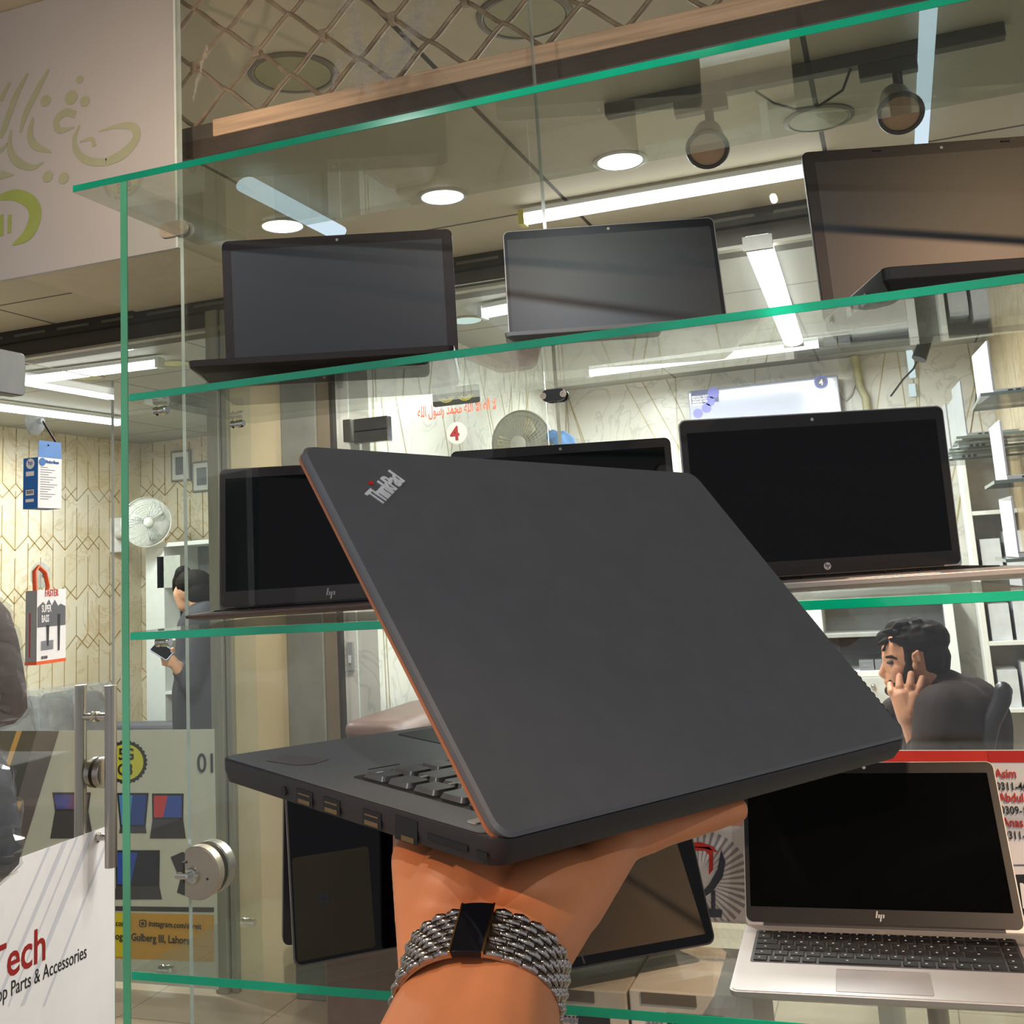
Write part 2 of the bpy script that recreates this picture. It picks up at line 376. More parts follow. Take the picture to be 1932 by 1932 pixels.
struct(w4.build('wall_divider', [m_mar, GOLD2]))
w5 = MB().box(XR, XR + 0.1, Y2 + .3, YBACK + 0.1, 0, ZC); w5.mi = 1
goldlines(w5, lambda u, z: (XR - 0.002, u, z), Y2 + 0.4, YBACK, 0, ZC, 12, 9)
struct(w5.build('wall_right', [m_tan, GOLD2]))
# shop-front pillar between the two shops: metal frame, cream board, concrete, narrow brown strip
m_conc = pbr('raw_concrete', (124, 124, 112), 0.8, var=0.2, scale=6, bump=0.3)
m_conc2 = pbr('pitted_concrete', (132, 132, 122), 0.8, var=0.35, scale=22, bump=0.3)
m_cream = pbr('cream_board', (212, 198, 160), 0.5, var=0.08, scale=3)
m_alu = pbr('old_aluminium', (142, 140, 120), 0.45, 0.4, var=0.15, scale=5, stretch=(6, 6, 0.6))
struct(MB().box(XCOL0, XCOL1 - 0.04, Y2 - 0.02, Y2 + 0.3, 0, ZK).build('trim_1', m_conc, bevel=0.004))
struct(MB().box(XCOL1 - 0.04, XCOL1 + 0.02, Y2 - 0.01, Y2 + 0.3, 0, ZK).build('trim_2', pbr('brown_strip', (120, 108, 86), 0.5), bevel=0.003))
struct(MB().box(XCOL1 + 0.02, XCOL1 + 0.035, Y2 - 0.01, Y2 + 0.3, 0, ZK).build('trim_3', pbr('dark_strip', (48, 42, 34), 0.5)))
struct(MB().box(XALU1, XCOL0, Y2 + 0.01, Y2 + 0.2, 0, ZK).build('wall_pillar', m_cream))
alu = MB(); alu.box(XALU0, XALU0 + (XALU1 - XALU0) * .62, Y2 - 0.03, Y2 + 0.08, 0, ZK).box(XALU0 + (XALU1 - XALU0) * .68, XALU1, Y2 - 0.015, Y2 + 0.08, 0, ZK)
struct(alu.build('trim_4', m_alu, bevel=0.004))
# shutter beam over the inner shop fronts
bm_ = MB(); bm_.box(-7, 2.2, Y2, Y2 + 0.16, ZB, ZK); bm_.mi = 1; bm_.box(-7, 2.2, Y2 - 0.035, Y2, ZK - 0.055, ZK); bm_.mi = 2
x = -6.8
while x < 2.1:
    bm_.box(x, x + 0.18, Y2 - 0.038, Y2 - 0.033, ZK - 0.034, ZK - 0.022); x += 0.25
bm_.mi = 3; bm_.box(-7, 2.2, Y2 - 0.012, Y2 + 0.03, ZB - 0.012, ZB)
struct(bm_.build('trim_5', [pbr('beam_paint', (70, 64, 56), 0.6), pbr('shutter_rail', (40, 37, 33), 0.5), pbr('slot_grey', (92, 88, 78), 0.5), pbr('beam_lip', (150, 146, 134), 0.5)]))
struct(MB().box(-7, 3, Y2 + 0.16, Y2 + 0.18, ZC - 0.0, ZK).build('trim_6', pbr('bulkhead', (150, 148, 140), 0.6)))
# far walls that close the aisle off to the left
struct(MB().box(-7, XHEX, 2.5, 2.6, 0, ZK).build('wall_aisle', m_cream))
# grey board bulkhead over the opened door (left of the cabinet)
xb = onZ(50, 523, ZK)[0]; xb2 = onZ(470, 470, ZK)[0]
struct(MB().box(xb, xb + 0.75, 2.0, Y2, ZK - 0.008, ZK).build('trim_7', pbr('smooth_board', (180, 168, 148), 0.6, var=0.04)))

# ------------------------------------------------------------------ shop window (clear panes, oval clamps) and frosted sign panel
ZT = onY(0, 531, YT)[2]                    # underside of the frosted panel = top of the door
XJ = onY(1047, 700, YT)[0]; XL = onY(345, 600, YT)[0]
def pane(name, x0, x1, y0, y1, z0, z1, mat=None, em=None):
    b = MB(); b.box(x0, x1, y0, y1, z0, z1); b.m = [0] * 6
    t = min((x1 - x0, 0), (y1 - y0, 1), (z1 - z0, 2))[1]
    # faces: bottom, top, -y, +x, +y, -x
    big = {0: (3, 5), 1: (2, 4), 2: (0, 1)}[t]
    b.m = [0 if i in big else 1 for i in range(6)]
    return b.build(name, [mat or M_PANE, em or M_CLEAREDGE])
win1 = struct(pane('window_1', XL, XJ - 0.0015, YT - 0.005, YT + 0.005, 0.02, ZK - 0.004))
win2 = struct(pane('window_2', XJ + 0.0015, 2.2, YT - 0.005, YT + 0.005, 0.02, ZK - 0.004))
def clamp(c, parent, mat, w=0.062, h=0.030):
    o = MB()
    for s in (-1, 1):
        o.prism(rrect(c[0] - w / 2, c[0] + w / 2, c[2] - h / 2, c[2] + h / 2, h / 2 - .001, 8), c[1] + s * 0.006, c[1] + s * 0.012, 1)
    k = o.build('clamp', mat, parent, 40)
    sc = MB()
    for dx in (-.017, .017):
        sc.lathe([(0.0055, 0), (0.0055, 0.0015), (0.0025, 0.0015), (0.0025, 0.0006), (0.0001, 0.0006)], (c[0] + dx, c[1] - 0.012, c[2]), (0, -1, 0), 16)
    sc.build('screw', M_SATIN, k, 40)
    return k
clamp(onY(1048, 747, YT), win2, M_DARK, 0.040, 0.020)
clamp(onY(334, 434, YT), win1, M_SATIN)
fp = tag(struct(MB().box(-3.6, onY(334, 300, YT)[0], YT - 0.005, YT + 0.005, ZT, ZK - 0.004).build('sign_panel', pbr('frosted_grey', (158, 155, 152), 0.36, var=0.05, scale=2), None)), 'frosted grey glass panel over the door with faded olive calligraphy', 'sign')
fp['kind'] = 'thing'
MB().box(onY(334, 300, YT)[0] - 0.0005, onY(334, 300, YT)[0] + 0.004, YT - 0.006, YT + 0.006, ZT, ZK - 0.004).build('polished_edge', M_CLEAREDGE, fp)
def art(name, mat, strokes, yy, parent, dots=(), rings=()):
    mb = MB()
    for pts, wd in strokes:
        P = [onY(a, b, yy) for a, b in pts]; k = YT / F * 1.36
        stroke(mb, [(p[0], p[2]) for p in P], [q * k for q in wd], yy)
    for cx, cy, r in dots:
        c = onY(cx, cy, yy); R = r * YT / F * 1.30
        if cx == 186: continue
        mb.poly([(c[0] + R * math.cos(t), yy - .0004, c[2] + R * .95 * math.sin(t)) for t in [2 * math.pi * i / 20 for i in range(20)]])
    return mb.build(name, mat, parent)
OL = pbr('faded_olive', (142, 145, 118), 0.5, var=0.04); OL2 = pbr('faded_yellow_green', (132, 146, 74), 0.5, var=0.06)
ya = YT - 0.0062
art('printed_art', OL, [
    ([(92, 130), (70, 170), (48, 215), (38, 250)], [5, 13, 12, 5]), ([(52, 138), (30, 180), (10, 235), (0, 260)], [5, 13, 13, 9]), ([(18, 155), (0, 190)], [6, 12]),
    ([(62, 222), (56, 252), (66, 275), (96, 287)], [5, 13, 15, 3]), ([(20, 245), (18, 280), (32, 305), (60, 316), (82, 306)], [4, 12, 17, 11, 2]),
    ([(0, 285), (14, 270)], [10, 3]), ([(0, 330), (26, 330)], [18, 2]),
    ([(140, 240), (112, 246), (106, 228), (122, 212), (142, 216)], [3, 12, 14, 15, 14]), ([(150, 235), (140, 262), (146, 288), (168, 304), (200, 306)], [3, 9, 13, 15, 14]),
    ([(200, 306), (232, 290), (256, 262), (252, 240), (222, 238), (186, 248)], [15, 19, 16, 16, 9, 2]),
    ([(150, 268), (172, 262), (178, 276)], [2, 8, 8])], ya, fp, dots=[(86, 190, 12), (134, 184, 15), (160, 191, 11), (186, 273, 13), (90, 333, 12), (120, 336, 12), (150, 150, 8)])
art('printed_ring', OL2, [([(0, 372), (30, 368), (58, 382), (66, 408), (52, 442), (24, 462)], [12, 22, 26, 28, 24, 4]), ([(18, 405), (17, 440)], [8, 8]), ([(2, 405), (2, 445)], [10, 10])], ya, fp)

# ------------------------------------------------------------------ glass display cabinet
Z2 = 1.7108 + .15; Z3 = 1.394 + .15; Z4 = 0.9801 + .15; TG = 0.0105
XP0 = onY(229, 1000, YF)[0]; XP1 = onY(242, 1000, YF)[0]; XS0 = XP1 + 0.002
ZTOP = onY(136, 350, YF)[2]; XTOP = onY(137, 352, YF)[0]
cab = thing('display_cabinet', 'tall clear glass display cabinet with green edged shelves of laptops', 'display cabinet', loc=(XP0, YF, 0.3))
def cbuild(name, x0, x1, y0, y1, z0, z1, mat, em, parent=cab):
    p = pane(name, x0, x1, y0, y1, z0, z1, mat, None)
    me = p.data; me.materials.clear(); me.materials.append(mat); me.materials.append(em)
    p.parent = parent; p.matrix_parent_inverse = Matrix.Translation(-Vector(parent.location)) if parent is cab else Matrix()
    return p
def adopt(o, p=cab):
    o.parent = p; o.matrix_parent_inverse = Matrix.Translation(-Vector(p.location)) if p is cab else Matrix()
    return o
def shelf(z, x1=1.25, x0=XS0, y0=YF, y1=YB, name='shelf', mat=M_SHELF):
    s = cbuild(name, x0, x1, y0 + 0.0012, y1, z - TG, z, mat, M_CLEAREDGE)
    e = MB(); e.box(x0, x1, y0, y0 + 0.0014, z - TG + .0004, z - .0004); e.build('polished_edge', M_EDGE, s, bevel=0.0004)
    return s
top = shelf(ZTOP, 1.25, XTOP, YF, YB, 'top_panel', M_TOPG)
for z in (Z2, Z3, Z4): shelf(z)
shelf(0.62)
sp = cbuild('side_panel', XP0, XP1, YF + .0012, YB, 0.3, ZTOP - TG, M_SHELF, M_CLEAREDGE)
MB().box(XP0, XP1, YF, YF + .0014, 0.3, ZTOP - TG).build('polished_edge', M_EDGE2, sp)
for z in (Z2, Z3, Z4):
    for y in (YF + 0.055, YB - 0.055):
        st = MB(); c = (XS0, y, z - TG - 0.007)
        st.lathe([(0.0001, 0), (0.0062, 0), (0.0066, 0.003), (0.0048, 0.005), (0.0048, 0.007), (0.0062, 0.009), (0.0062, 0.019), (0.005, 0.0215), (0.0001, 0.0215)], c, (1, 0, 0), 20)
        adopt(st.build('shelf_support', M_CHROME, None, 40))

# ------------------------------------------------------------------ rolling grille above the cabinet
YG = 1.75
zg = onY(490, 213, YG)[2]; xg = onY(490, 213, YG)[0]; dxg = (onY(1180, 52, YG)[0] - xg) / 5
hg = (onY(490, 98, YG)[2] - zg) / 2
gr = thing('rolling_grille', 'weathered metal diamond link shutter grille above the glass cabinet', 'shutter', loc=(xg, YG, zg))
mw = pbr('rusty_wire', (158, 140, 120), 0.45, 0.4, var=0.3, scale=30, bump=0.3)
mbar = pbr('worn_wood_bar', (206, 172, 142), 0.5, 0.1, var=0.22, scale=10, stretch=(0.6, 6, 14), bump=0.2)
wx = MB()
# one zigzag wire per half row; neighbouring wires touch at the clips
nrow = 6
for r in range(nrow):
    pts = []
    for i in range(-3, 34):
        up = (i + r) % 2
        X_ = xg + (i) * dxg / 2; Z_ = zg + (r + up) * hg
        pts.append((X_, Z_, up))
    P = []
    for (a, b) in zip(pts[:-1], pts[1:]):
        for k in range(5):
            t = k / 5; tt = t * t * (3 - 2 * t) * 0.35 + t * 0.65
            P.append((a[0] + (b[0] - a[0]) * t, YG + (0.003 if r % 2 else -0.003), a[1] + (b[1] - a[1]) * tt))
    P = [p for p in P if p[2] < ZK + 0.2]
    if len(P) > 2: wx.tube(P, 0.0052, 6)
adopt2 = lambda o, p: (setattr(o, 'parent', p), setattr(o, 'matrix_parent_inverse', p.matrix_world.inverted() if p.type == 'EMPTY' and p.parent is None and False else Matrix.Translation(-Vector(p.location))))
o = wx.build('wire_mesh', mw, None, 60); adopt2(o, gr)
for r in range(1, 4):
    for i in range(-3, 34):
        if (i + r) % 2 == 0 and r % 2 == 0:
            c = (xg + i * dxg / 2, YG, zg + r * hg)
            if c[2] < ZK - 0.02 and -1.5 < c[0] < 0.6:
                k = MB().box(c[0] - 0.007, c[0] + 0.007, YG - 0.009, YG + 0.009, c[2] - 0.011, c[2] + 0.011).build('clip', mw, None, bevel=0.002); adopt2(k, gr)
zb0, zb1 = onY(410, 264, YG)[2], onY(410, 236, YG)[2]
xw = onY(412, 250, YG)[0]
o = MB().box(xw, 2.1, YG - 0.02, YG + 0.02, zb0, zb1 + 0.004).build('bottom_bar', mbar, None, bevel=0.002); adopt2(o, gr)
o = MB().box(XL - 0.3, 2.1, YG - 0.016, YG + 0.022, zb0 - 0.035, zb0).build('channel', pbr('dark_channel', (62, 50, 42), 0.5, var=0.2), None); adopt2(o, gr)
o = MB().box(XL - 0.3, xw, YG - 0.016, YG + 0.022, zb0, zb1).build('bar_end', pbr('grey_bar_end', (72, 66, 60), 0.5, var=0.2), None); adopt2(o, gr)
# whitish paint smears on the pane in front of the grille
sm = MB(); rnd = random.Random(4)
for (x0, y0, x1, y1, w0, w1_) in ((665, 5, 672, 165, 40, 26), (672, 60, 690, 170, 30, 34), (800, 5, 770, 90, 55, 40), (770, 90, 730, 150, 60, 24), (735, 60, 700, 140, 20, 30), (640, 115, 628, 165, 12, 6), (390, 90, 365, 185, 8, 5)):
    for k in range(26):
        t = k / 25; px = x0 + (x1 - x0) * t; py = y0 + (y1 - y0) * t; ww = (w0 + (w1_ - w0) * t) * rnd.uniform(.6, 1.5)
        q = []
        cx, cy = px + rnd.uniform(-.3, .3) * ww, py + rnd.uniform(-4, 4)
        for j in range(9):
            an = 2 * math.pi * j / 9; rr = rnd.uniform(.4, 1)
            q.append(onY(cx + ww / 2 * rr * math.cos(an) * .7, cy + 9 * rr * math.sin(an), YT - 0.0057 - 0.00002 * k))
        sm.poly(q)
gl_s = glass('paint_smear', (0.90, 0.90, 0.90), 0.14, (0.62, 0.6, 0.56), smear=0.2)
o = sm.build('paint_smear', gl_s, win1)

# ------------------------------------------------------------------ ceiling fixtures
LITE = lamp('lit_downlight', (0.93, 1.0, 0.97), 8); LT = lamp('lit_tube', (0.97, 1.0, 0.95), 7); LTC = lamp('cool_reflection_strip', (0.66, 0.80, 0.92), 1.1)
LOFF = pbr('unlit_disc', (136, 132, 100), 0.4); LOFF2 = pbr('unlit_yellow_disc', (196, 196, 140), 0.4)
RIM = pbr('lamp_rim', (150, 146, 134), 0.4, var=0.04); RIMD = pbr('dark_lamp_rim', (96, 90, 78), 0.4, var=0.04)
DLW = 40
TUBEW = 23.0
def downlight(px, py, z, lit, label, r=0.074, grp=None):
    c = onZ(px, py, z - 0.004)
    t = thing('ceiling_downlight', label, 'ceiling light', grp, loc=c)
    if lit is LITE:
        s_ = spot('downlight_bulb', c - V(0, 0, .012), c - V(0, 0, 2), DLW, (1.0, 0.95, 0.86) if z == ZK else (0.94, 0.98, 1), 150, 0.5, .012)
    MB().lathe([(r + .016, .004), (r + .016, .0), (r + .004, -.003), (r, -.001), (r, .003)], (0, 0, 0), (0, 0, 1), 40).build('rim', RIMD if not lit else RIM, t, 40)
    MB().lathe([(0.0001, -0.0015), (r * .98, -0.001), (r * .98, .002)], (0, 0, 0), (0, 0, 1), 40).build('lens', lit if lit else LOFF, t, 40)
    return t
downlight(1170, 305, ZK, LITE, 'lit round downlight nearest the long tube, rightmost of the aisle row', .071)
downlight(835, 372, ZK, LITE, 'lit round downlight in the middle of the aisle row', .071)
downlight(533, 427, ZK, LITE, 'lit round downlight above the top left laptop', .071)
downlight(1545, 225, ZK, None, 'switched off round downlight between the two track spotlights', .085)
downlight(553, 140, ZK, None, 'switched off round downlight seen through the left of the grille', .095)
downlight(990, 32, ZK, None, 'switched off round downlight behind the top middle of the grille', .095)
downlight(228, 657, ZC, LITE, 'bright round downlight in the left shop beside the green cabinet edge', .06)
downlight(880, 605, ZC, lamp('dim_downlight', (0.8, 1, 0.93), 0.9), 'dim round downlight between the two top left laptops', .07)
downlight(330, 686, ZC, LOFF2, 'unlit yellowish downlight at the end of the left shop tube', .07)
downlight(165, 713, ZC, LOFF2, 'unlit yellowish downlight under the left shop tube', .07)
def tube(p, q, z, label, mat=LT, wd=0.04, cap=None, group=None, pw=1.0):
    a, b = onZ(*p, z - 0.034 - wd * .2), onZ(*q, z - 0.034 - wd * .2); a, b = Vector(a), Vector(b)
    t = thing('tube_light', label, 'tube light', group, loc=(a + b) / 2)  # with LTC not a tube light but a strip standing for a reflection
    a -= t.location; b -= t.location; d = (b - a).normalized(); s = Vector((d.y, -d.x, 0)); L = (b - a).length / 2
    M = frame((0, 0, 0), d, s)
    def rbox(x0, x1, y0, y1, z0, z1): return MB(M).box(x0, x1, y0, y1, z0, z1)
    sg = 1 if (M.col[2][2] > 0) else -1
    if mat is LT:
        m_ = (a + b) / 2 + t.location
        al = area('tube_glow', m_ - Vector((0, 0, .028)), m_ - Vector((0, 0, 2)), L * 2, TUBEW * L * 2 * pw, (0.95, 1.0, 0.97), wd)
        al.rotation_euler = (0, 0, math.atan2(d.y, d.x))
    if mat is not LTC: rbox(-L - .012, L + .012, -wd * .4, wd * .4, 0.014 * sg, 0.030 * sg).build('housing', M_WHITE, t)
    MB(M).loft([[(x_, y_ * wd / 2, z_ * min(wd / 2, .024)) for y_, z_ in [(math.cos(2 * math.pi * i / 14), math.sin(2 * math.pi * i / 14)) for i in range(14)]] for x_ in (-L, L)]).build('diffuser', mat, t, 50)
    for s_ in ((-1, 1) if mat is not LTC else ()):
        MB(M).box(s_ * L, s_ * (L + .02), -wd / 2 - .002, wd / 2 + .002, -.026, .026).build('end_cap', cap or M_WHITE, t, 50)
    return t
tube((992, 412), (1560, 314), ZK, 'long bright tube light on the aisle ceiling above the middle laptop', wd=.046, cap=pbr('yellowed_cap', (190, 180, 90), 0.4))
tube((55, 716), (298, 685), ZC, 'bright tube light on the left shop ceiling, upper of its two', wd=.05, pw=2.4)
tube((-30, 764), (222, 796), ZC, 'bright tube light along the wall edge of the left shop ceiling', wd=.05, pw=2.4)
tube((915, 590), (1010, 572), ZC, 'short bright tube light behind the silver framed laptop', wd=.06, pw=1.1)
tube((1430, 460), (1497, 645), ZC, 'wide bright tube light running into the right shop', wd=.1, cap=pbr('grey_cap', (110, 106, 100), 0.5), pw=1.5)
tube((1114, 703), (1545, 648), ZC, 'thin tube light above the white air conditioner', wd=.055, pw=1.6)
tube((465, 348), (636, 438), ZK, 'pale blue glowing strip standing for a reflection above the top left laptop', LTC, .075)  # a reflection in the glass, built as a glowing strip
tube((1752, 15), (1738, 276), ZK, 'pale blue glowing strip standing for a reflection across the track at top right', LTC, .04)  # also a reflection, given a glowing strip on the ceiling
# track with spotlights
ta, tb_ = Vector(onZ(1145, 214, ZK - .02)), Vector(onZ(1896, 56, ZK - .02))
tr = thing('track_light', 'black ceiling track carrying two round spotlights', 'track light', loc=(ta + tb_) / 2)
MB().box(ta.x - tr.location.x, tb_.x - tr.location.x, -.018, .018, -.018, .018).build('rail', pbr('track_black', (52, 50, 48), 0.5), tr, bevel=.002)
for px, py in ((1330, 180), (1690, 100)):
    c = Vector(onZ(px, py, ZK - .05)) - tr.location; c.y = 0
    MB().box(c.x - .09, c.x + .05, -.016, .016, -.055, -.018).build('adapter', M_DARK, tr, bevel=.002)
    MB().cyl((c.x, 0, -.05), (c.x, 0, -.10), .012).build('stem', M_DARK, tr, 40)
    hd = MB(); a = Vector((c.x - .01, .02, -.105)); b = a + Vector((.004, -.075, -.075)); hd.cyl(a, b, .036, .054, 28)
    h = hd.build('spot_head', pbr('spot_grey', (124, 118, 108), 0.4), tr, 40)
    d = (b - a).normalized()
    MB().lathe([(.054, -.006), (.057, 0), (.054, .006), (.046, .005), (.045, -.004)], b, d, 32).build('ring', M_DARK, h, 40)
    MB().lathe([(.0001, .0), (.044, .001), (.044, -.003)], b, d, 32).build('lens', pbr('amber_lens', (150, 120, 92), 0.15, coat=.5), h, 40)
cb = [(1425, 172), (1460, 195), (1500, 206), (1545, 200), (1590, 170), (1605, 130)]
P = [Vector(onY(a, b, tr.location.y)) - tr.location for a, b in cb]
MB().tube(P, .0035, 6).build('cable', M_DARK, tr, 60)

# ------------------------------------------------------------------ opened glass door on the left, with its fittings
XD = onZ(213, 712, ZT)[0]; YD1 = onX(213, 1000, XD)[1]
door = struct(pane('door_1', XD - .005, XD + .005, YT + 0.02, YD1, 0.01, ZT - .01))
def oX(px, py, dx=0): return Vector(onX(px, py, XD + dx))
# patch fitting at the top
a, b = oX(-60, 652, .02), oX(48, 748, .02)
MB().prism(rrect(a.y, b.y, b.z, a.z + .01, .015), XD - .02, XD + .02, 0).build('patch_fitting', pbr('grey_patch', (78, 76, 74), 0.4, 0.3), door, bevel=.003)
# pull handles on both sides of the pane
for sgn, px in ((1, 209), (-1, 137)):
    hx = XD + sgn * .052
    t0, t1 = Vector(onX(px, 1293, hx)), Vector(onX(px, 1636, hx))
    yy = Vector(onX(209, 1450, XD + .052)).y
    hb = MB(); hb.cyl((hx, yy, t0.z if sgn > 0 else oX(172, 1293).z), (hx, yy, t1.z if sgn > 0 else oX(172, 1600).z), .0165, n=28)
    h = hb.build('handle', M_STEEL, door, 50)
    for pz in (1350, 1577):
        z = Vector(onX(205, pz, XD + .03)).z
        q = MB(); q.cyl((hx, yy, z), (XD + sgn * .004, yy, z), .0095, n=20); q.lathe([(.014, 0), (.014, .004), (.010, .006)], (XD + sgn * .005, yy, z), (sgn, 0, 0), 20)
        q.build('standoff', M_CHROME, h, 40)
# lock discs of the opened door and of the fixed pane
def lockdisc(name, c, ax, r, parent, th=.018):
    return MB().lathe([(.0001, 0), (r, 0), (r, th * .7), (r * .94, th), (.0001, th)], c, ax, 48).build(name, M_STEEL, parent, 35)
cL = oX(196, 1455)
cL = Vector((XD, YD1 - .055, cL.z))
lockdisc('lock_disc', (XD + .006, cL.y, cL.z), (1, 0, 0), .042, door); lockdisc('lock_disc', (XD - .006, cL.y, cL.z), (-1, 0, 0), .042, door)
cK = onY(388, 1640, YT)
lk = thing('glass_door_lock', 'round brushed steel lock with thumb turn on the pane edge', 'lock', loc=cK)
rK = .044
pts = [(-.024, -math.sqrt(rK**2 - .024**2))]
for i in range(41):
    t = -math.acos(-.024 / rK) + 2 * math.acos(-.024 / rK) * i / 40; pts.append((rK * math.cos(t), rK * math.sin(t)))
MB().prism(pts, -.026, -.006, 1).build('face_plate', M_SATIN, lk, 35, bevel=.002)
MB().prism([(p[0] + .0, p[1]) for p in pts], .006, .028, 1).build('rear_plate', M_STEEL, lk, 35, bevel=.002)
MB().lathe([(.014, 0), (.013, .006), (.011, .008), (.0001, .008)], (-.006, -.026, -.002), (0, -1, 0), 24).build('thumb_turn', M_CHROME, lk, 35)
MB().box(-.033, -.006, -.044, -.032, -.006, .004).build('turn_lever', M_CHROME, lk, bevel=.003)
kh = MB()
for dx, dz in ((-.020, .018), (.022, -.008)): kh.cyl((dx, -.0255, dz), (dx, -.0268, dz), .0022, n=12)
kh.build('pin_hole', M_INK, lk)
MB().box(-.033, -.030, -.022, -.008, -.018, .016).build('strike_edge', M_INK, lk)

# poster on the door, laid on the camera side of the pane
xq = XD + .0062
pA, pB = Vector(onX(0, 1636, xq)), Vector(onX(218, 1553, xq))
yA, yB = pA.y - .35, YD1 - .004
ztop = pB.z
po = MB().box(xq - .001, xq, yA, yB, .35, ztop).build('shop_poster', M_PAPER)
tag(po, 'white poster with red and black lettering on the opened glass door', 'poster')
g_ = pbr('pale_grey_print', (202, 202, 210), 0.5, var=.03)
for k, (x0, wid) in enumerate(((30, 7), (58, 13), (84, 5), (108, 16), (150, 10), (176, 18), (206, 6))):
    a = Vector(onX(x0 + 60, 1560, xq)); b = Vector(onX(x0 - 70, 1900, xq)); wv = wid / F * 3.0
    pl = [(xq + .0004, a.y, min(a.z, ztop)), (xq + .0004, min(a.y + wv, yB), min(a.z, ztop)), (xq + .0004, b.y + wv * .6, b.z), (xq + .0004, b.y, b.z)]
    if max(p[1] for p in pl) <= yB + .001: MB().poly(pl).build('printed_ray', g_, po)
def doortext(body, px, py, size, mat, bold=0, sx=1.0, ital=0.0):
    o = Vector(onX(px, py, xq + .0006))
    M = Matrix(((0, 0, 1, o.x), (1, ital, 0, o.y), (0, 1, 0, o.z), (0, 0, 0, 1)))
    return text(body, M, size, mat, po, 'lettering', bold, sx=sx, align='RIGHT')
DR = pbr('dark_red_ink', (150, 28, 26), 0.5)
doortext('Tech', 88, 1808, .118, DR, .012, .80)
doortext('Laptop Parts & Accessories', 164, 1806, .050, M_INK, .0, .66)

# ------------------------------------------------------------------ laptops
M_SCR = pbr('matte_screen', (20, 22, 28), 0.38, spec=0.9, var=.04)
M_SCRG = pbr('glossy_screen', (3, 3, 4), 0.06, spec=0.22, var=.04)
M_GREY = pbr('graphite_shell', (58, 54, 56), 0.4, 0.3, var=.06)
M_BROWNISH = pbr('dark_brushed_shell', (54, 44, 42), 0.4, 0.3, var=.06)
M_SILV = pbr('silver_aluminium', (186, 182, 180), 0.34, 0.65, var=.03)
M_KEY = pbr('black_keycap', (20, 19, 20), 0.5, spec=.22, var=.06)
M_LBL = pbr('key_legend', (170, 170, 170), 0.5)
M_CAMD = pbr('webcam_lens', (205, 200, 190), 0.15)
def keyboard_layout(W, y0, y1, x0, x1):
    """rows of (x, y, w, h) key rectangles, front row last"""
    rows = [[1] * 16, [1] * 13 + [2, 1], [1.5] + [1] * 12 + [1.5, 1], [1.75] + [1] * 11 + [2.25, 1], [1.25] + [1] * 11 + [2.75, 1], [1, 1, 1, 1, 5, 1, 1, 1, 1, 1, 1, 1]]
    out = []; h = (y1 - y0) / (len(rows) - .35)
    y = y1
    for k, r in enumerate(rows):
        hh = h * (.65 if k == 0 else 1); tot = sum(r); x = x0; y -= hh
        for q in r:
            wq = (x1 - x0) * q / tot; g = .0013
            out.append((x + g, y + g, wq - 2 * g, hh - 2 * g)); x += wq
    return out
